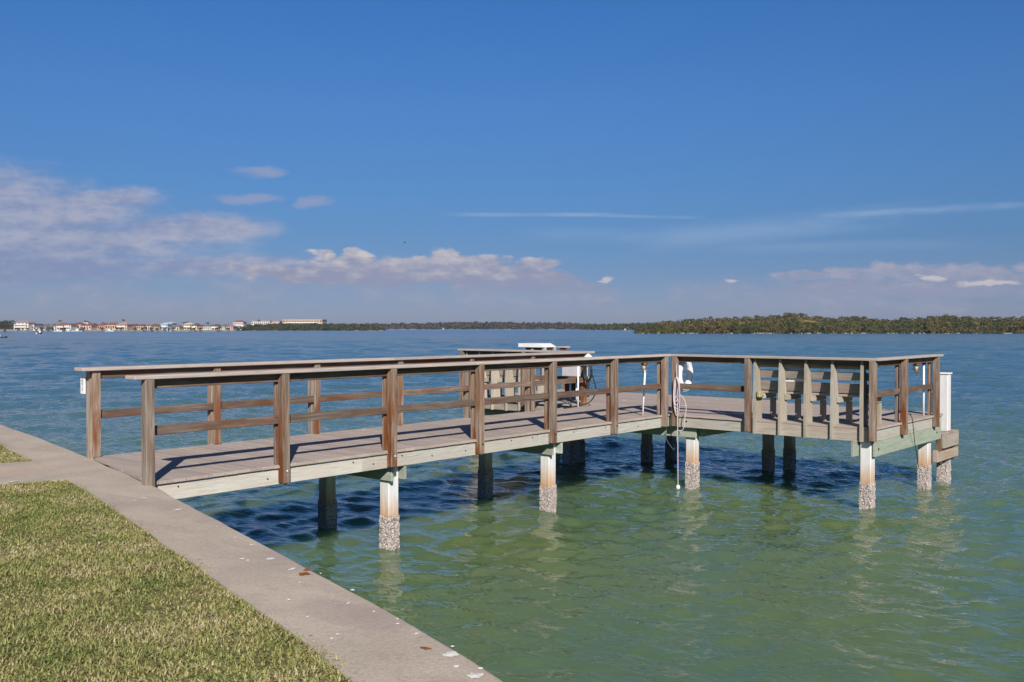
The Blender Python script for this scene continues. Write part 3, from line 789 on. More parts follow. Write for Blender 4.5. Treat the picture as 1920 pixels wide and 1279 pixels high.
# ------------------------------------------------------------------ benches built against the head rails
def bench(u0, vs, label, side):
    t = thing('bench', label, 'bench', D(u0, vs[0], 0), 'benches on the dock head')
    for v in vs:
        mb = MB()
        poly = [(-.045, -.21), (-.004, -.21), (-.004, .002), (.20, .002), (.185, .42), (.115, .78), (.035, .955), (-.012, .955), (-.045, .40)]
        if side: pass
        mb.prism([(u0 + a, DZ + b) for a, b in poly], 'y', -(v), -(v + .038)); mb.build('back_support', M['support'], t)
        l = MB(); l.box(D(u0 + .56, v + .0, .001), D(u0 + .60, v + .09, .32), .003); l.build('leg', M['support'], t)
        l = MB(); l.box(D(u0 + .10, v + .042, .33), D(u0 + .62, v + .08, .415), .003); l.build('seat_joist', M['support'], t)
    a, b = vs[0] - .04, vs[-1] + .10
    def sl(z0, z1, ua, ub):
        mb = MB(); y0, y1 = -a, -b
        P = [(u0 + ub, DZ + z0), (u0 + ua, DZ + z1), (u0 + ua + .022, DZ + z1 + .008), (u0 + ub + .022, DZ + z0 + .008)]
        vs8 = [(p[0], y0, p[1]) for p in P] + [(p[0], y1, p[1]) for p in P]
        L = abs(y1 - y0); o = rnd.random() * 20
        fs = [[0, 1, 2, 3], [7, 6, 5, 4], [0, 4, 5, 1], [1, 5, 6, 2], [2, 6, 7, 3], [3, 7, 4, 0]]
        uv = [[((vs8[i][1]) + o, vs8[i][2] * 1.0 + vs8[i][0]) for i in f] for f in fs]
        mb.add(vs8, fs, uv); mb.build('backrest_slat', M['slat'], t)
    sl(.83, .945, .045, .095); sl(.665, .775, .12, .155); sl(.47, .605, .168, .187)
    for (ua, ub) in ((.20, .335), (.34, .475), (.48, .615)):
        mb = MB(); mb.box(D(u0 + ua, a, .417), D(u0 + ub, b, .452), .004); mb.build('seat_board', M['slat'], t)
    return t
BV = [1.535, 1.955, 2.365, 2.775, 3.215]
b1 = bench(9.249, BV, 'slatted wooden bench with upright board supports at the right end of the dock', 0)
b2 = bench(9.80, [-5.18, -4.82, -4.46, -4.09, -3.74], 'slatted wooden bench partly hidden behind the walkway railing near the white table', 1)
# notice board behind the right bench
nb = thing('notice_board', 'small white notice board fixed behind the slats of the right bench', 'sign', D(9.5, 1.9, .7))
mb = MB(); mb.box(D(9.44, 1.935, .585), D(9.455, 2.325, .872), .003); o = mb.build('panel', M['white'], nb)
mb = MB(); mb.tube([D(9.438, 2.05, .845), D(9.430, 2.05, .845)], .012, 10); mb.build('screw', M['black'], nb)
fo = MB(); fo.box(D(9.20, 1.595, .355), D(9.345, 1.66, .455), .012)
fo = fo.build('foam_block', M['foam']); tag(fo, 'yellow foam block wedged on the leftmost bench support', 'foam block')

# ------------------------------------------------------------------ lamps (jar light under the rail with a white conduit)
def lamp(u, v, cu, cv, label, z=.80, lean=(0, 0)):
    t = thing('dock_lamp', label, 'lamp', D(u, v, 0), 'jar lamps under the handrails')
    mb = MB(); mb.lathe([(0, .876), (.05, .876), (.052, .84), (.035, .835), (.0, .835)], (u, -v, DZ), 14); mb.build('lamp_base', M['brass'], t)
    mb = MB(); mb.lathe([(.024, .835), (.029, .80), (.029, .775), (.018, .755), (0, .752)], (u, -v, DZ), 14); mb.build('glass_jar', M['globe'], t)
    mb = MB()
    for k in range(6):
        a = k * math.pi / 3; mb.tube([(u + r * math.cos(a), -v + r * math.sin(a), DZ + z_) for r, z_ in ((.046, .85), (.05, .80), (.048, .75), (.025, .722), (0, .718))], .003, 5)
    mb.tube([(u + .05 * math.cos(a), -v + .05 * math.sin(a), DZ + .79) for a in np.linspace(0, 2 * math.pi, 17)], .003, 5); mb.build('cage', M['brass'], t)
    mb = MB(); mb.tube([D(cu + lean[0], cv + lean[1], .862), D(cu + lean[0] * .5, cv + lean[1] * .5, .43), D(cu, cv, .0)], .0165, 10); mb.build('conduit', M['white'], t)
    mb = MB(); mb.box(D(cu + lean[0] - .025, cv + lean[1] - .03, .845), D(cu + lean[0] + .025, cv + lean[1] + .03, .876), .004); mb.build('junction_box', M['bolt'], t)
    return t
lamp(8.56, -.05, 8.72, -.18, 'brass caged jar lamp with a white conduit left of the corner posts', lean=(-.0, .05))
lamp(11.22, 3.36, 11.68, 3.33, 'brass caged jar lamp with a white conduit at the right end railing')
lamp(9.62, -1.98, 9.36, -1.98, 'jar lamp with a white conduit beside the hose at the far railing corner')

# ------------------------------------------------------------------ life ring and ropes
lr = thing('life_ring', 'white life ring hanging on the corner post of the railing', 'life ring', D(9.42, .16, .68))
mb = MB(); ctr = Vector(D(9.50, .14, .655)); RR, rr = .18, .058; V = []; F = []
na, nb_ = 40, 14
for i in range(na):
    a = 2 * math.pi * i / na
    for j in range(nb_):
        b = 2 * math.pi * j / nb_; q = RR + rr * math.cos(b) * .9
        V.append(ctr + Vector((q * math.cos(a), rr * math.sin(b), q * math.sin(a) * 1.18)))
for i in range(na):
    for j in range(nb_): F.append([i * nb_ + j, i * nb_ + (j + 1) % nb_, ((i + 1) % na) * nb_ + (j + 1) % nb_, ((i + 1) % na) * nb_ + j])
mb.add(V, F, None, True); mb.build('ring', M['white'], lr)
mb = MB(); pts = []
for i in range(61):
    a = 2 * math.pi * i / 60 - math.pi / 2; s = 1 + .16 * (1 - abs(math.cos(2 * a)) ** .5)
    pts.append(ctr + Vector(((RR + rr + .008) * s * math.cos(a), -.01, (RR + rr + .008) * s * 1.15 * math.sin(a))))
mb.tube(pts, .006, 6); mb.build('grab_line', M['rope'], lr)
mb = MB(); mb.tube([ctr + Vector((-.12, 0, .20)), ctr + Vector((-.05, .0, .285)), ctr + Vector((.05, -.0, .285)), ctr + Vector((.14, 0, .16))], .02, 8); mb.build('hanger_strap', M['boxgrey'], lr)
def curve(pts, n=60):
    """smooth Catmull-Rom through points"""
    P = [Vector(p) for p in pts]; P = [P[0]] + P + [P[-1]]; out = []
    m = len(P) - 3
    for s in range(m):
        for i in range(max(2, n // m)):
            t = i / max(2, n // m); a, b, c, d = P[s:s + 4]
            out.append(.5 * ((2 * b) + (c - a) * t + (2 * a - 5 * b + 4 * c - d) * t * t + (3 * b - a - 3 * c + d) * t ** 3))
    out.append(P[-2]); return out
rp = thing('rope', 'pale coiled rope hanging on the corner post with a float dangling over the water', 'rope', D(9.13, .24, .5))
U, Vv = 9.13, .215
mb = MB()
for s in range(6):
    pts = []; h = .17 + .03 * s; wv = .035 + .012 * (s % 3); cz = .60 - h * .9
    for i in range(29):
        a = 2 * math.pi * i / 28 + math.pi / 2
        pts.append(D(U - .01 * (s % 3) + .012 * math.sin(a * 2 + s), Vv + (s - 2.5) * .006 + wv * math.cos(a), cz + h * math.sin(a)))
    mb.tube(pts, .0065, 6)
mb.tube(curve([D(U, Vv, .62), D(U + .02, Vv - .02, .75), D(U + .05, Vv - .03, .86)]), .0065, 6)
mb.build('coil', M['rope'], rp)
mb = MB(); fx = D(9.12, .245, 0)
dn = [D(U, Vv + .02, .30), D(9.12, .235, .02), D(9.12, .24, -.25), (fx[0], fx[1], .6), (fx[0] + .008, fx[1], .02)]
mb.tube(curve(dn, 60), .007, 6); mb.build('hanging_line', M['rope'], rp)
mb = MB(); mb.tube(curve([D(9.13, .28, .34), D(9.13, .36, .26), D(9.14, .385, .12), D(9.14, .36, -.05), D(9.15, .35, -.16), D(9.15, .31, -.24), D(9.13, .245, -.25)], 70), .007, 6); mb.build('loose_strand', M['rope'], rp)
mb = MB(); mb.lathe([(0, .045), (.024, .038), (.034, .015), (.034, -.008), (.022, -.03), (0, -.036)], (fx[0] + .008, fx[1], .03), 16); mb.build('float', M['white'], rp)
# wires
wi = MB(); wi.tube(curve([D(9.30, -.10, -.32), D(9.26, -.06, -.42), D(9.22, .02, -.50), D(9.20, .12, -.58), D(9.21, .14, -.52)], 40), .007, 6)
wi = wi.build('cable_loop', M['blue']); tag(wi, 'dark blue cable loop hanging below the corner beam', 'cable')
wi = MB(); wi.tube(curve([D(10.60, 3.36, .13), D(10.50, 3.515, .115), D(10.44, 3.52, .11), D(10.50, 3.53, .07), D(10.66, 3.50, -.10), D(10.88, 3.45, -.34), D(11.02, 3.43, -.50), D(11.35, 3.36, -.80)], 60), .0055, 6)
wi.tube(curve([D(10.60, 3.36, .13), D(10.40, 3.30, .16), D(10.36, 3.36, .14)], 20), .008, 6)
wi = wi.build('black_cable', M['black']); tag(wi, 'black cable looped round the orange-brown post and dropping to the water', 'cable')

# ------------------------------------------------------------------ sign on the first far post
sg = thing('sign', 'narrow white vertical sign with black marks on the first far railing post', 'sign', D(.40, -2.2, .8))
mb = MB(); mb.box(D(.400, -2.26, .705), D(.415, -2.165, .905), .002); sgb = mb.build('panel', M['white'], sg)
mb = MB()      # small rows of dark marks, as blurred on the photo
for zc, wd in ((.885, .02), (.868, .025), (.848, .055), (.826, .03), (.812, .05), (.788, .02), (.765, .025), (.745, .03)):
    for q in range(3):
        if rnd.random() < .85: mb.box(D(.3985, -2.215 - wd / 2 + q * wd / 3, zc - .004), D(.3995, -2.215 - wd / 2 + q * wd / 3 + wd / 4.5, zc + .005), 0)
mb.build('lettering', M['black'], sg)

# ------------------------------------------------------------------ fish table, storage box, hose on the far arm
ft_ = thing('fish_table', 'white topped fish cleaning table standing above the far railing', 'table', D(12.3, -5.1, 0))
mb = MB(); mb.prism([(-D(0, -5.45, 0)[1] * -1, 0)] if False else [(4.92, DZ + 1.0), (5.64, DZ + 1.0), (5.64, DZ + 1.085), (5.10, DZ + 1.085)], 'x', 12.0, 12.5)
mb.build('table_top', M['white'], ft_)
for (u, v) in ((12.05, -5.32), (12.05, -5.0), (12.4, -5.32), (12.4, -5.0)):
    l = MB(); l.box(D(u, v, .001), D(u + .08, v + .08, .998), .003); l.build('leg', M['support'], ft_)
mb = MB(); mb.box(D(12.08, -5.5, .90), D(12.42, -4.96, .998), .01); mb.build('apron', M['darkbox'], ft_)
bx = thing('storage_box', 'pale grey storage box on a dark stand behind the far railing corner', 'storage box', D(10.8, -3.0, 0))
mb = MB(); mb.box(D(10.55, -3.28, .47), D(10.85, -2.84, .80), .015); mb.build('bin', M['boxgrey'], bx)
mb = MB(); mb.box(D(10.50, -3.36, .40), D(10.9, -2.78, .468), .01); mb.build('shelf', M['slat'], bx)
mb = MB(); mb.box(D(10.62, -3.26, .06), D(10.9, -2.84, .398), .01); mb.build('stand', M['darkbox'], bx)
for v in (-3.08, -2.93): mb = MB(); mb.tube([D(10.58, v, .02), D(10.58, v, .39)], .02, 10); mb.build('pipe', M['white'], bx)
hz = thing('hose', 'dark green hose coil hanging on the far corner post', 'hose', D(9.7, -2.02, .6))
mb = MB()
for s in range(5):
    mb.tube([D(9.63 - s * .012, -1.94 + (.075 + .006 * (s % 3)) * math.cos(a), .63 + (.16 + .008 * (s % 2)) * math.sin(a)) for a in np.linspace(0, 2 * math.pi, 33)], .012, 6)
mb.tube(curve([D(9.62, -1.86, .6), D(9.66, -1.80, .3), D(9.60, -1.9, .08), D(9.3, -2.0, .015), D(8.9, -1.95, .014)], 40), .012, 6)
mb.build('coil', simple('hose_green', (.012, .02, .014), .5), hz)
mb = MB(); mb.lathe([(.0, 1.0), (.02, .995), (.085, .935), (.09, .92), (.0, .925)], (9.60, 1.93, DZ - .03), 16)
cv_ = mb.build('white_cover', M['white']); tag(cv_, 'small white cone cover just under the far corner of the handrail', 'cover')

# ------------------------------------------------------------------ mooring pile and boat step at the right end
mp = thing('mooring_pile', 'tall white square mooring pile with a flat cap beyond the right end railing', 'pile', D(13.0, 3.27, -DZ))
o = pile(13.0, 3.26, .63, parent=mp, w=.175)
mb = MB(); mb.box(D(12.895, 3.155, .632), D(13.105, 3.365, .66), .006); mb.build('pile_cap', M['white'], mp)
st_ = thing('boat_step', 'low grey wooden boarding step between the right end pile and the white mooring pile', 'step', D(12.8, 3.2, -.35))
for i in range(6):
    mb = MB(); mb.box(D(12.42 + i * .135, 2.85, -.375), D(12.42 + i * .135 + .129, 3.44, -.34), .003)
    if i in (3, 4): # notched round the pile
        mb = MB(); mb.box(D(12.42 + i * .135, 2.85, -.375), D(12.42 + i * .135 + .129, 3.16, -.34), .003); mb.box(D(12.42 + i * .135, 3.36, -.375), D(12.42 + i * .135 + .129, 3.44, -.34), .003)
    mb.build('step_board', M['slat'], st_)
for (z0, z1, ua, ub) in ((-.60, -.378, 12.40, 13.24), (-.80, -.64, 12.10, 13.22)):
    mb = MB(); mb.box(D(ua, 3.40, z0), D(ub, 3.438, z1), .004); mb.build('side_board', M['fasciab'], st_)
for (ua, ub) in ((12.40, 12.48), (13.14, 13.2)): mb = MB(); mb.box(D(ua, 3.31, -.86), D(ub, 3.398, -.38), .004); mb.build('upright', M['rail'], st_)
mb = MB(); mb.box(D(12.06, 3.36, -.80), D(12.098, 3.44, -.60), .004); mb.build('end_block', M['fasciab'], st_)

HAZE = .00018
# ------------------------------------------------------------------ far shores
def leaf_mat(name, cols, sc=.12, hgt=None):
    m, n = material(name)
    ge = n.new('ShaderNodeNewGeometry'); p = ge.outputs['Position']; ri = ge.outputs['Random Per Island']
    f = n.math('ADD', n.math('MULTIPLY', n.noise(p, sc, 3, .6), .8), n.math('MULTIPLY', ri, .25))
    c = n.ramp(f, [(.30, cols[0]), (.46, cols[1]), (.58, cols[2]), (.74, cols[3])])
    k = n.math('ADD', n.math('MULTIPLY', ri, .7), .65)
    c = n.mix(1., c, n.comb(k, k, k), 'MULTIPLY')
    finish(n, c, .7, None, .2); return m
M['mangrove'] = leaf_mat('mangrove_leaves', [(.022, .040, .010), (.045, .060, .014), (.088, .074, .020), (.135, .085, .026)], .06)
M['farleaf'] = leaf_mat('far_wood_leaves', [(.03, .038, .02), (.04, .045, .024), (.052, .045, .030), (.06, .047, .033)], .02)
M['midleaf'] = leaf_mat('mid_mangrove_leaves', [(.018, .034, .008), (.030, .045, .010), (.045, .052, .014), (.055, .048, .016)], .05)
M['darkleaf'] = leaf_mat('dark_tree_leaves', [(.02, .035, .012), (.03, .045, .016), (.045, .05, .02), (.07, .05, .02)], .2)
M['trunk'] = simple('tree_trunk', (.12, .09, .07), .9, .1, 0, 3, .3)
M['sand'] = simple('island_sand', (.45, .38, .30), .95, .1, 0, .2, .3)
def clumps(centers, rad, nleaf, ls, squash=.8):
    """centres (n,3), rad (n,), leaf quads scattered on and in each clump"""
    n = len(centers); N = n * nleaf
    c = np.repeat(centers, nleaf, 0); r = np.repeat(rad, nleaf)
    d = rng.normal(size=(N, 3)); d /= np.linalg.norm(d, axis=1)[:, None]
    d[:, 2] = np.where(d[:, 2] < -.3, -d[:, 2], d[:, 2])
    rr_ = r * rng.uniform(.72, 1.06, N)
    p = c + d * rr_[:, None] * np.array([1, 1, squash])
    nrm = d + rng.normal(size=(N, 3)) * .55; nrm /= np.linalg.norm(nrm, axis=1)[:, None]
    a = np.cross(nrm, rng.normal(size=(N, 3))); a /= np.linalg.norm(a, axis=1)[:, None]; b = np.cross(nrm, a)
    s = rng.uniform(.6, 1.3, N)[:, None] * ls
    V = np.stack([p - a * s, p - b * s * .7, p + a * s, p + b * s * .7], 1).reshape(-1, 3)
    F = (np.arange(N) * 4)[:, None] + np.array([[0, 1, 2, 3]])
    return V, F
def wood_mass(name, prof_, depth, thick, base_y, mat, crown, nleaf, ls, label, step):
    """a band of trees; prof_ = [(x px, top y px)]; heights become metres at the given distance"""
    cs = []; rs = []
    x = prof_[0][0]
    xs_ = [p[0] for p in prof_]; ys_ = [p[1] for p in prof_]
    while x < prof_[-1][0]:
        ty = np.interp(x, xs_, ys_)
        for row in range(3):
            dd = depth + thick * row / 2 + rnd.uniform(-.15, .15) * thick
            H = zat(ty + (2 - row) * (base_y - ty) * .16, depth) + rnd.uniform(-.10, .10) * (zat(ty, depth))
            r0 = crown * rnd.choice((.5, .7, .9, 1.1, 1.35)) * rnd.uniform(.85, 1.15); X, Y = far(x + rnd.uniform(-1, 1) * step * .6, dd)
            z = max(H - r0, .3)
            cs.append((X, Y, z)); rs.append(r0)
            while z > r0 * .4:
                z -= r0 * rnd.uniform(.8, 1.2); X, Y = far(x + rnd.uniform(-1, 1) * step, dd - thick * .18 * rnd.random() * (1 if row == 0 else .5)); cs.append((X, Y, max(z, .2))); rs.append(r0 * rnd.uniform(.75, 1.1))
        x += step
    V, F = clumps(np.array(cs), np.array(rs), nleaf, ls)
    o = npmesh(name, V, F, M[mat]); tag(o, label, None, kind='stuff')
    # dark filling so that no sky shows low in the wood
    b = MB(); n = 60
    for i in range(n):
        xa = prof_[0][0] + (prof_[-1][0] - prof_[0][0]) * i / n; xb = prof_[0][0] + (prof_[-1][0] - prof_[0][0]) * (i + 1) / n
        ta, tb = [max(.4, zat(np.interp(q, xs_, ys_), depth) - crown * 1.3) for q in (xa, xb)]
        (ax_, ay_), (bx_, by_) = far(xa, depth + thick * .35), far(xb, depth + thick * .35)
        (cx_, cy_), (dx_, dy_) = far(xa, depth + thick * .9), far(xb, depth + thick * .9)
        b.add([(ax_, ay_, -.2), (bx_, by_, -.2), (bx_, by_, tb), (ax_, ay_, ta), (cx_, cy_, ta), (dx_, dy_, tb)], [[0, 1, 2, 3], [3, 2, 5, 4]])
    o2 = b.build('undergrowth', M[mat], o, recalc=False)
    return o
RI = [(1196, 618), (1203, 608), (1225, 602), (1260, 599), (1300, 596), (1345, 593), (1380, 592), (1440, 590), (1462, 587), (1490, 585), (1510, 588), (1530, 591), (1570, 594), (1590, 592), (1612, 590), (1630, 595), (1660, 596), (1720, 593), (1760, 589), (1780, 586), (1800, 590), (1850, 593), (1920, 592), (2060, 592), (2300, 596)]
wood_mass('mangrove_thicket', RI, 392, 45, 625, 'mangrove', 1.9, 60, .34, 'broad green and brown mangrove island at the right horizon', 4.2)
wood_mass('mangrove_thicket', [(441, 611), (460, 607), (520, 606), (600, 606), (680, 607), (705, 611), (720, 617)], 690, 40, 620, 'midleaf', 2.0, 26, .75, 'low dark green mangrove islet in front of the peach building', 3.2)
wood_mass('far_wood', [(560, 607), (700, 606), (760, 605), (820, 604.5), (880, 603), (925, 602.5), (990, 604.5), (1050, 604), (1095, 606), (1130, 607)], 1080, 60, 617.5, 'farleaf', 3.4, 18, 1.5, 'faint grey green treeline along the middle of the horizon', 3.6)
wood_mass('mangrove_thicket', [(1092, 611), (1110, 608), (1150, 606), (1200, 605), (1240, 606)], 800, 40, 619, 'midleaf', 2.2, 26, .8, 'thin dark mangrove point just left of the large island', 3.0)
wood_mass('far_wood', [(-60, 610), (0, 609), (100, 608), (200, 609), (300, 610), (380, 609.5), (440, 609)], 680, 30, 616, 'farleaf', 2.0, 22, .8, 'low hazy trees behind the far waterfront houses', 3.2)
# land strips
def land(pts, depth, back, z, name, label, mat='sand'):
    b = MB(); V = []
    for x in pts: X, Y = far(x, depth); V.append((X, Y))
    for x in pts[::-1]: X, Y = far(x, depth + back); V.append((X, Y))
    b.prism(V, 'z', -1.5, z); o = b.build(name, M[mat]); tag(o, label, None, kind='structure'); return o
land([1202, 1210, 1400, 1700, 2300], 388, 90, .25, 'island_ground', 'narrow pale sand shore of the mangrove island')
land([442, 600, 718], 687, 60, .2, 'island_ground', 'low shore of the dark mangrove islet')
land([540, 800, 1130], 1076, 120, .3, 'far_shore', 'far shore under the grey treeline')
land([-300, 0, 200, 440], 574, 200, .9, 'far_shore', 'built-up far shore under the houses')
land([1090, 1245], 797, 60, .2, 'island_ground', 'shore of the thin mangrove point')

# individual trees standing out of the woods
def tree(x, y_top, depth, w_px, label, kind='tree', mat='darkleaf', group='trees on the far shore', trunk_h=.35, n=7, base=.5):
    X, Y = far(x, depth); top = zat(y_top, depth); wd = w_px * depth / FPX
    t = thing(kind, label, 'tree', (X, Y, base), group)
    mb = MB(); mb.tube([(X, Y, base - .6), (X + .1, Y, base + (top - base) * .5), (X + .2, Y + .1, base + (top - base) * .8)], [wd * .05 + .12, wd * .035 + .08, .05], 7)
    for k in range(4):
        a = k * 1.7; mb.tube([(X, Y, base + (top - base) * .35), (X + wd * .25 * math.cos(a), Y + wd * .25 * math.sin(a), base + (top - base) * .65)], [.09, .04], 5)
    mb.build('trunk', M['trunk'], t)
    cs = []; rs = []
    hh = top - base
    for k in range(n):
        a = rnd.random() * 6.28; q = rnd.random() ** .5 * wd * .36; zz = base + hh * (trunk_h + (1 - trunk_h) * rnd.uniform(.15, .72))
        cs.append((X + q * math.cos(a), Y + q * math.sin(a), zz)); rs.append(hh * (1 - trunk_h) * rnd.uniform(.2, .34) * max(.7, min(1.3, wd / hh)))
    V, F = clumps(np.array(cs), np.array(rs), 70, max(.16, wd * .035)); V = V - np.array([X, Y, base])
    o = npmesh('crown', V, F, M[mat]); o.parent = t
    return t
def palm(x, y_top, depth, label, base=.5):
    X, Y = far(x, depth); top = zat(y_top, depth)
    t = thing('palm_tree', label, 'palm', (X, Y, base), 'palms behind the far houses')
    mb = MB(); mb.tube([(X, Y, base - .5), (X + .15, Y, (base + top) * .5), (X + .1, Y, top - .5)], [.22, .16, .13], 7); mb.build('trunk', M['trunk'], t)
    V = []; F = []
    for k in range(16):
        a = k * 2.4; el_ = rnd.uniform(-.4, .9); L = rnd.uniform(1.1, 1.7); d = Vector((math.cos(a), math.sin(a), 0)); s = Vector((-d.y, d.x, 0)); c0 = Vector((X + .1, Y, top - .5)); pr = []
        for i in range(5):
            q = i / 4; p = c0 + d * L * q + Vector((0, 0, L * (el_ * q - .75 * q * q))); wd = .26 * (1 - q * .8); pr.append((p - s * wd - Vector((0, 0, .12)), p, p + s * wd - Vector((0, 0, .12))))
        for i in range(4):
            o = len(V); V += [*pr[i], *pr[i + 1]]; F += [[o, o + 1, o + 4, o + 3], [o + 1, o + 2, o + 5, o + 4]]
    mb = MB(); mb.add(V, F); mb.build('crown', M['darkleaf'], t, recalc=False)
    return t
tree(9, 600, 545, 36, 'large dark round tree at the left edge of the far shore', n=16, trunk_h=.1)
tree(-14, 603, 548, 30, 'dark tree cut by the left edge of the photo', n=12, trunk_h=.1)
tree(33, 615, 540, 10, 'low dark bush in front of the three storey white house', kind='bush', n=8, trunk_h=.05)
tree(76, 605.5, 620, 14, 'wide dark tree right of the three storey white house', n=9)
tree(88, 607, 620, 14, 'lower dark tree behind the pale low houses', n=8)
tree(99, 607, 620, 10, 'small dark tree left of the salmon house', n=7)
tree(176, 605, 600, 15, 'bushy green tree between the two red roofed houses', n=9, trunk_h=.1)
tree(170, 608, 585, 10, 'short green tree right of the long red roof', n=8, trunk_h=.1)
tree(193, 601, 610, 5, 'narrow dark cypress like tree above the red roof', n=6, trunk_h=.1)
tree(179, 601.5, 612, 5, 'narrow dark tree left of the cypress like one', n=6, trunk_h=.1)
tree(237, 605, 610, 7, 'dark tree right of the pink roofed house', n=7)
tree(244, 606, 610, 8, 'second dark tree right of the pink roofed house', n=7)
tree(257, 605, 612, 10, 'dark tree above the brown house', n=8)
tree(288, 606, 606, 7, 'small dark tree left of the light blue house', n=7)
tree(297, 608, 600, 8, 'dark shrub touching the light blue house', n=7, trunk_h=.1)
tree(338, 610, 590, 9, 'olive tree right of the cream cottage', n=7, trunk_h=.1)
tree(1775, 584.5, 420, 22, 'rounded tree rising above the island at the right', mat='mangrove', n=12, group='trees rising above the mangrove island')
tree(1787, 586, 424, 12, 'smaller crown right of the rounded island tree', mat='mangrove', n=9, group='trees rising above the mangrove island')
tree(1485, 583.5, 420, 34, 'broad brownish crown at the highest point of the island', mat='mangrove', n=16, group='trees rising above the mangrove island')
tree(1602, 588.5, 416, 20, 'flat topped crown in the middle of the island', mat='mangrove', n=11, group='trees rising above the mangrove island')
tree(1530, 589, 418, 12, 'small tree right of the broad brownish crown', mat='mangrove', n=8, group='trees rising above the mangrove island')
tree(1441, 588, 418, 12, 'small pointed tree left of the broad brownish crown', mat='mangrove', n=8, group='trees rising above the mangrove island')
for x, y, d, l in ((112, 599, 600, 'tall lone palm above the salmon house'), (160, 600.5, 600, 'palm with a bushy head above the long red roof'), (165, 602, 604, 'lower palm close to the bushy headed one'),
                   (231, 598, 600, 'tallest thin palm above the pink roof'), (346, 603, 598, 'left palm of the pair above the tan house'), (352, 602.5, 598, 'right palm of the pair above the tan house'),
                   (389, 603.5, 604, 'lone thin palm right of the tan house'), (209, 604, 604, 'short palm behind the right red roof'), (218, 604, 604, 'short palm left of the tallest palm'), (485, 599, 705, 'lone palm behind the long white building')):
    palm(x, y, d, l)

HL = []
HM = {}
def hmat(c):
    if c not in HM: HM[c] = simple('house_paint_%d' % len(HM), c, .8, .2, 0, .3, .12)
    return HM[c]
ROOFM = {}
def rmat(c):
    if c not in ROOFM: ROOFM[c] = simple('roof_tile_%d' % len(ROOFM), c, .85, .2, 0, .8, .3)
    return ROOFM[c]
M['pane'] = simple('dark_window_glass', (.03, .035, .04), .15, .5)
def facade_frame(x0, x1, depth):
    a = Vector((*far(x0, depth), 0)); b = Vector((*far(x1, depth), 0)); e = (b - a); L = e.length; e.normalize(); nrm = Vector((e.y, -e.x, 0))
    if nrm.dot(FWD) > 0: nrm = -nrm
    return a, e, nrm, L
def house(x0, x1, ytop, yroof, depth, wall, roof, label, storeys=1, dp=9., flat=False, wins=3, cat='house', name='house', arch=False, base=.9):
    if cat == 'house' and depth < 600 and len(label.split()) < 12: HL.append((x0, x1, label))
    a, e, nrm, L = facade_frame(x0, x1, depth)
    ztop, zw = zat(ytop, depth), zat(yroof, depth)
    cx = a + e * L / 2
    t = thing(name, label, cat, (cx.x, cx.y, base), 'waterfront houses' if cat == 'house' else 'large buildings')
    def P(s, d, z): p = a + e * s - nrm * d; return (p.x, p.y, z)
    def bx_(mb, s0, s1, d0, d1, z0, z1):
        v = [P(s, d, z) for z in (z0, z1) for (s, d) in ((s0, d0), (s1, d0), (s1, d1), (s0, d1))]
        mb.add(v, [[0, 3, 2, 1], [4, 5, 6, 7], [0, 1, 5, 4], [1, 2, 6, 5], [2, 3, 7, 6], [3, 0, 4, 7]])
    mb = MB(); bx_(mb, 0, L, 0, dp, base - .4, zw); mb.build('wall', hmat(wall), t)
    mb = MB(); ov = .35
    if flat: bx_(mb, -ov, L + ov, -ov, dp + ov, zw + .002, ztop)
    else:
        r = min(L * .32, dp * .5)
        v = [P(-ov, -ov, zw + .003), P(L + ov, -ov, zw + .003), P(L + ov, dp + ov, zw + .003), P(-ov, dp + ov, zw + .003), P(r, dp / 2, ztop), P(L - r, dp / 2, ztop)]
        mb.add(v, [[0, 1, 5, 4], [1, 2, 5], [2, 3, 4, 5], [3, 0, 4], [3, 2, 1, 0]])
    mb.build('roof', rmat(roof), t)
    H = (zw - base) / storeys
    for s_ in range(storeys):
        for k in range(wins):
            c = L * (k + .5) / wins; ww = min(1.3, L / wins * .55) / 2; z0 = base + H * s_ + H * .28; z1 = base + H * s_ + H * .78
            if k == wins // 2 and s_ == 0:
                mb = MB(); bx_(mb, c - ww * .8, c + ww * .8, -.03, .05, base, z1); mb.build('door', M['pane'], t)
            else:
                mb = MB(); bx_(mb, c - ww, c + ww, -.03, .05, z0, z1); mb.build('window', M['pane'], t)
    if storeys > 1:
        for s_ in range(1, storeys):
            mb = MB(); z = base + H * s_; bx_(mb, L * .1, L * .9, -1.1, -.002, z - .12, z); bx_(mb, L * .1, L * .9, -1.1, -1.02, z + .002, z + .8)
            for q in (.1, .5, .88): bx_(mb, L * q, L * q + .18, -1.09, -.93, base, z - .122)
            mb.build('balcony', hmat((.70, .66, .62)), t)
    return t
W1, W2, PK, SAL, TAN, CRM, BLU, BRN = (.72, .69, .64), (.62, .60, .56), (.62, .46, .40), (.50, .27, .20), (.50, .38, .26), (.60, .55, .42), (.55, .66, .80), (.24, .16, .11)
RED, RED2, PKR, GRY, BRR = (.28, .11, .085), (.23, .075, .065), (.42, .26, .235), (.20, .19, .19), (.15, .10, .08)
house(26, 53, 601.5, 605, 575, W1, PKR, 'tall three storey white house with a pinkish roof near the left edge', 3, wins=4)
house(50, 64, 607, 609, 580, W2, GRY, 'low side wing of the tall white house', 1, wins=2, flat=True)
house(62, 74, 611, 614, 565, W1, GRY, 'low white cottage right of the tall white house', 1, wins=2)
house(73, 86, 609.5, 613.5, 570, W2, GRY, 'pale cottage behind the white moored boat', 1, wins=3)
house(86, 96, 608, 612.5, 585, CRM, GRY, 'pale cream house left of the salmon house', 1, wins=2)
house(97, 107, 608, 612, 582, W2, GRY, 'off white house touching the salmon house', 1, wins=2)
house(106, 121, 605, 609.5, 575, SAL, RED, 'salmon walled house with a red roof', 2, wins=3)
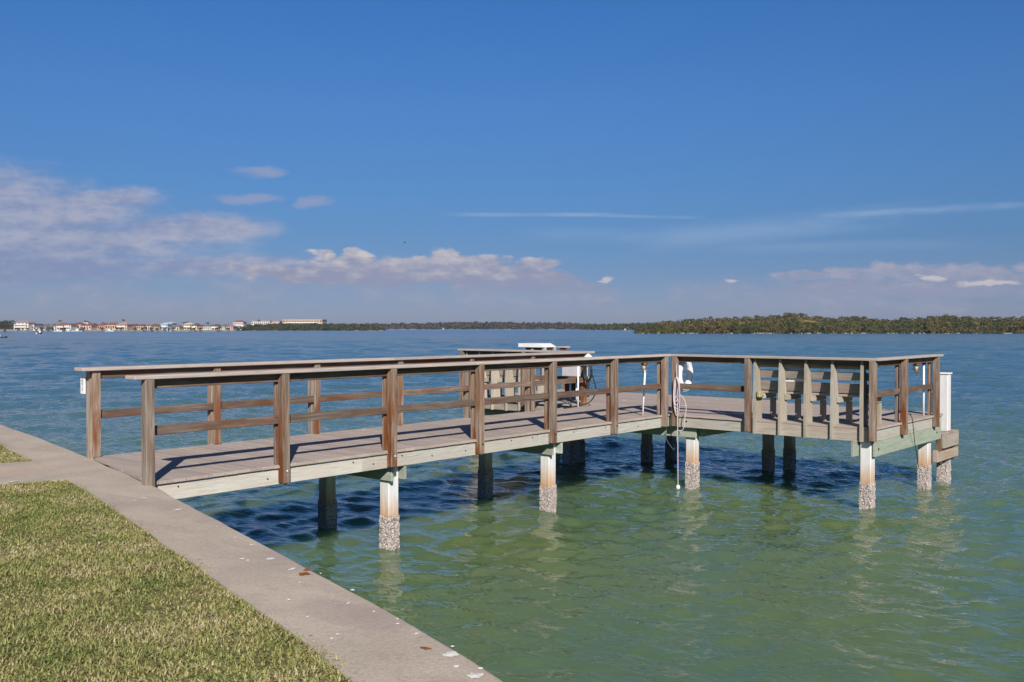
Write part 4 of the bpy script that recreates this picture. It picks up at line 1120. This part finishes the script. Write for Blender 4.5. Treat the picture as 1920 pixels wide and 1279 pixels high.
house(121, 133, 606, 609, 572, W1, RED, 'white house with arched front between red roofs', 2, wins=3)
house(133, 153, 604.5, 608.5, 582, PK, RED2, 'long house with the dark red roof', 1, wins=5)
house(153, 165, 605, 606, 590, W1, W1, 'white flat roofed block behind the long red roof', 1, flat=True, wins=2)
house(151, 171, 607.5, 610.5, 572, PK, RED, 'pink house with a low red roof left of the green trees', 1, wins=4)
house(182, 200, 605.5, 610, 580, SAL, RED2, 'dark red roofed house right of the green trees', 1, wins=4)
house(198, 219, 604.5, 609, 576, TAN, RED, 'tan house with a wide red roof', 1, wins=5)
house(219, 238, 603.5, 608.5, 573, PK, PKR, 'house with the pink roof below the tallest palm', 2, wins=4)
house(240, 256, 607.5, 610.5, 580, BRN, BRR, 'dark brown low house', 1, wins=4)
house(256, 270, 608, 611, 576, TAN, BRR, 'low tan house right of the dark brown one', 1, wins=4)
house(270, 284, 607.5, 611, 578, PK, GRY, 'beige house with a grey roof', 1, wins=4)
house(279, 286, 605, 608, 590, W1, PKR, 'small white tower house', 2, wins=2)
house(286, 299, 608, 612, 572, TAN, BRR, 'tan house left of the light blue house', 1, wins=3)
house(300, 314, 605, 608, 575, BLU, (.50, .60, .70), 'light blue two storey house', 2, wins=3)
house(312, 322, 603.5, 605.5, 595, W2, (.55, .60, .66), 'pale grey house behind the light blue one', 2, wins=2)
house(325, 336, 609, 612.5, 570, CRM, GRY, 'bright cream cottage right of the light blue house', 1, wins=2)
house(342, 359, 605, 608.5, 578, TAN, CRM, 'tan two storey house under the pair of palms', 2, wins=4)
house(360, 369, 606, 610, 580, CRM, BRR, 'cream house with a brown roof right of the tan house', 2, wins=2)
house(369, 381, 609, 612, 578, SAL, BRR, 'low reddish house left of the grey roofed row', 1, wins=3)
house(381, 396, 609, 612, 578, W2, GRY, 'pale house with a grey roof in the right part of the row', 1, wins=4)
house(396, 410, 607.5, 611.5, 576, SAL, BRR, 'reddish brown house with a cream gable', 2, wins=4)
house(410, 422, 609, 612, 574, W2, GRY, 'small pale house near the end of the row', 1, wins=3)
house(424, 437, 609, 612.5, 574, PK, PKR, 'last pinkish house before the mangrove islet', 1, wins=3)
house(437, 456, 600.5, 604, 700, W1, RED, 'large white house with a red roof behind the left tip of the islet', 2, wins=5)
house(472, 506, 601.5, 603, 760, W1, PKR, 'long white building behind the mangrove islet', 2, wins=9, cat='building', name='apartment_building', flat=True, dp=14)
house(508, 524, 602, 604, 765, PK, PKR, 'small pinkish building between the two long buildings', 1, wins=4, cat='building', name='apartment_building', flat=True)
house(530, 604, 599, 600, 790, (.60, .44, .33), (.55, .40, .30), 'long flat peach building above the mangrove islet', 3, wins=14, cat='building', name='apartment_building', flat=True, dp=20)

for (x0, x1, lb) in HL:
    tree(rnd.uniform(x0, x1), rnd.uniform(611.5, 614.5), 565 + rnd.uniform(0, 2), rnd.uniform(5, 10), 'low dark shrub before the ' + lb, kind='shrub', group='shrubs before the far houses', n=5, trunk_h=.05)
# boats
def boat(x, y, L, ang, hull, label, top=True, group='boats along the far shore', dark=False):
    depth = CAM.z * FPX / (y - HOR); X, Y = far(x, depth)
    t = thing('boat', label, 'boat', (X, Y, 0), group); ca, sa = math.cos(ang), math.sin(ang)
    def P(a, b, z): return (X + a * ca - b * sa, Y + a * sa + b * ca, z)
    st = [(-.5, .14, .55), (-.2, .17, .55), (.15, .165, .62), (.36, .10, .72), (.5, .0, .82)]
    V = []; F = []; h = L * .14
    for (q, wd, sh) in st: V += [P(q * L, -wd * L, h * sh * 1.3), P(q * L, wd * L, h * sh * 1.3), P(q * L * .92, wd * L * .55, -.2), P(q * L * .92, -wd * L * .55, -.2)]
    for i in range(4):
        o = i * 4; F += [[o, o + 1, o + 5, o + 4], [o + 1, o + 2, o + 6, o + 5], [o + 3, o, o + 4, o + 7], [o + 2, o + 3, o + 7, o + 6]]
    F.append([0, 3, 2, 1]); mb = MB(); mb.add(V, F); mb.build('hull', hmat(hull), t)
    mb = MB(); z = h * .75
    def bx_(mb, a0, a1, b0, b1, z0, z1):
        v = [P(a, b, zz) for zz in (z0, z1) for (a, b) in ((a0, b0), (a1, b0), (a1, b1), (a0, b1))]; mb.add(v, [[0, 3, 2, 1], [4, 5, 6, 7], [0, 1, 5, 4], [1, 2, 6, 5], [2, 3, 7, 6], [3, 0, 4, 7]])
    bx_(mb, -.08 * L, .1 * L, -.06 * L, .06 * L, z, z + .16 * L); mb.build('console', hmat((.75, .75, .75)), t)
    if top:
        mb = MB(); bx_(mb, -.2 * L, .16 * L, -.12 * L, .12 * L, z + .27 * L, z + .29 * L)
        for a in (-.16, .12):
            for b in (-.1, .1): bx_(mb, a * L - .03, a * L + .03, b * L - .03, b * L + .03, z, z + .27 * L - .002)
        mb.build('canopy', hmat((.70, .70, .68)), t)
    mb = MB(); bx_(mb, -.56 * L, -.49 * L, -.05 * L, .05 * L, .1, h * 1.1); mb.build('outboard_motor', M['black'], t)
    return t
boat(75, 626, 4.6, .9, (.10, .11, .16), 'white topped dark hulled boat moored off the pale cottages')
boat(69, 626.5, 2.2, .9, (.75, .75, .75), 'small white dinghy beside the dark hulled boat', top=False)
BTS = [(108, 621.8, 5, 'white boat below the salmon house'), (128, 621.5, 5, 'white boat below the arched white house'), (144, 621.5, 6, 'white boat below the long dark red roof'), (176, 621.3, 7, 'longest white boat below the green trees'),
       (205, 621.5, 5, 'white boat below the tan house with the wide red roof'), (224, 621.3, 7, 'white boat with a canopy below the pink roof'), (259, 621.3, 5, 'white boat below the low tan house'), (315, 621.5, 5, 'white boat below the light blue house'),
       (393, 621.3, 5, 'small white boat near the right part of the row'), (404, 621.3, 5, 'white boat left of the last houses'), (422, 621.3, 5, 'white boat at the end of the far row of houses')]
for i, (x, y, L, l) in enumerate(BTS): boat(x, y, L, TH - math.pi / 2 + rnd.uniform(-.3, .3) + (math.pi if i % 2 else 0), (.74, .74, .74), l, top=i % 3 == 0)
boat(831, 617.9, 5, .2, (.78, .78, .78), 'tiny white boat before the distant middle treeline')
boat(1172, 619.5, 4, .2, (.78, .78, .78), 'tiny white boat before the thin mangrove point')
boat(-1, 634, 3.2, TH - math.pi / 2 + math.pi, (.05, .06, .09), 'dark speedboat leaving the left edge with a white wake', top=False, group='moving boats')
M['foamw'] = simple('wake_foam', (.70, .74, .78), .8, .2, 0, .8, .2)
mb = MB(); V = []; dpt = CAM.z * FPX / (635.2 - HOR)
for k, x in enumerate(np.linspace(3, 30, 14)):
    wd = 1.6 * math.sin(math.pi * (k + .6) / 15) + .1
    X, Y = far(x, dpt - wd); X2, Y2 = far(x, dpt + wd); V += [(X, Y, .03 + .02 * (k % 2)), (X2, Y2, .03)]
mb.add(V, [[2 * i, 2 * i + 1, 2 * i + 3, 2 * i + 2] for i in range(13)]); o = mb.build('wake', M['foamw']); tag(o, 'white wake trailing behind the speedboat', None, kind='stuff')
# docks / seawalls along the far houses
def farwall(x0, x1, depth, z, label):
    a, e, nrm, L = facade_frame(x0, x1, depth); mb = MB()
    p0, p1 = a, a + e * L; q0, q1 = a - nrm * 1.2, a + e * L - nrm * 1.2
    mb.add([(p.x, p.y, zz) for zz in (-.5, z) for p in (p0, p1, q1, q0)], [[0, 3, 2, 1], [4, 5, 6, 7], [0, 1, 5, 4], [1, 2, 6, 5], [2, 3, 7, 6], [3, 0, 4, 7]])
    o = mb.build('seawall', hmat((.20, .19, .17))); tag(o, label, 'seawall', 'seawalls of the far shore'); return o
farwall(-80, 62, 572, 1.0, 'pale seawall under the far left tree and white house'); farwall(64, 240, 570, .95, 'seawall under the red roofed houses'); farwall(242, 438, 570, .95, 'seawall under the right half of the far houses')
# haze over the bay
hz_m, hn = material('bay_haze'); pv = hn.new('ShaderNodeVolumePrincipled'); ov_ = hn.new('ShaderNodeOutputMaterial')
pv.inputs['Color'].default_value = (.80, .86, 1, 1); pv.inputs['Density'].default_value = HAZE; pv.inputs['Anisotropy'].default_value = .2
hn.link(pv.outputs[0], ov_.inputs[1])
mb = MB(); mb.box((-1500, -1500, -3), (1500, 1500, 26), 0)
if HAZE: tag(mb.build('haze', hz_m), 'thin bluish haze over the bay', None, kind='stuff')
# bird
bd = thing('bird', 'tiny dark bird flying in the open sky', 'bird', (0, 0, 0))
X, Y = far(759, 120); Z = zat(455, 120); bd.location = (X, Y, Z); bd['_ox'], bd['_oy'], bd['_oz'] = X, Y, Z
mb = MB(); mb.tube([(X - .16, Y, Z), (X - .05, Y, Z + .01), (X + .08, Y, Z), (X + .2, Y, Z - .01)], [.01, .045, .035, .005], 8); mb.build('body', M['black'], bd)
for s in (-1, 1):
    mb = MB(); mb.add([(X - .05, Y, Z + .01), (X + .06, Y, Z + .01), (X + .05, Y + s * .16, Z + .09), (X - .05, Y + s * .18, Z + .09), (X + .06, Y + s * .36, Z + .02)], [[0, 1, 2, 3], [3, 2, 4]]); mb.build('wing', M['black'], bd, recalc=False)
for o in bpy.data.objects:
    for k_ in ('_ox', '_oy', '_oz', '_w'):
        if k_ in o: del o[k_]
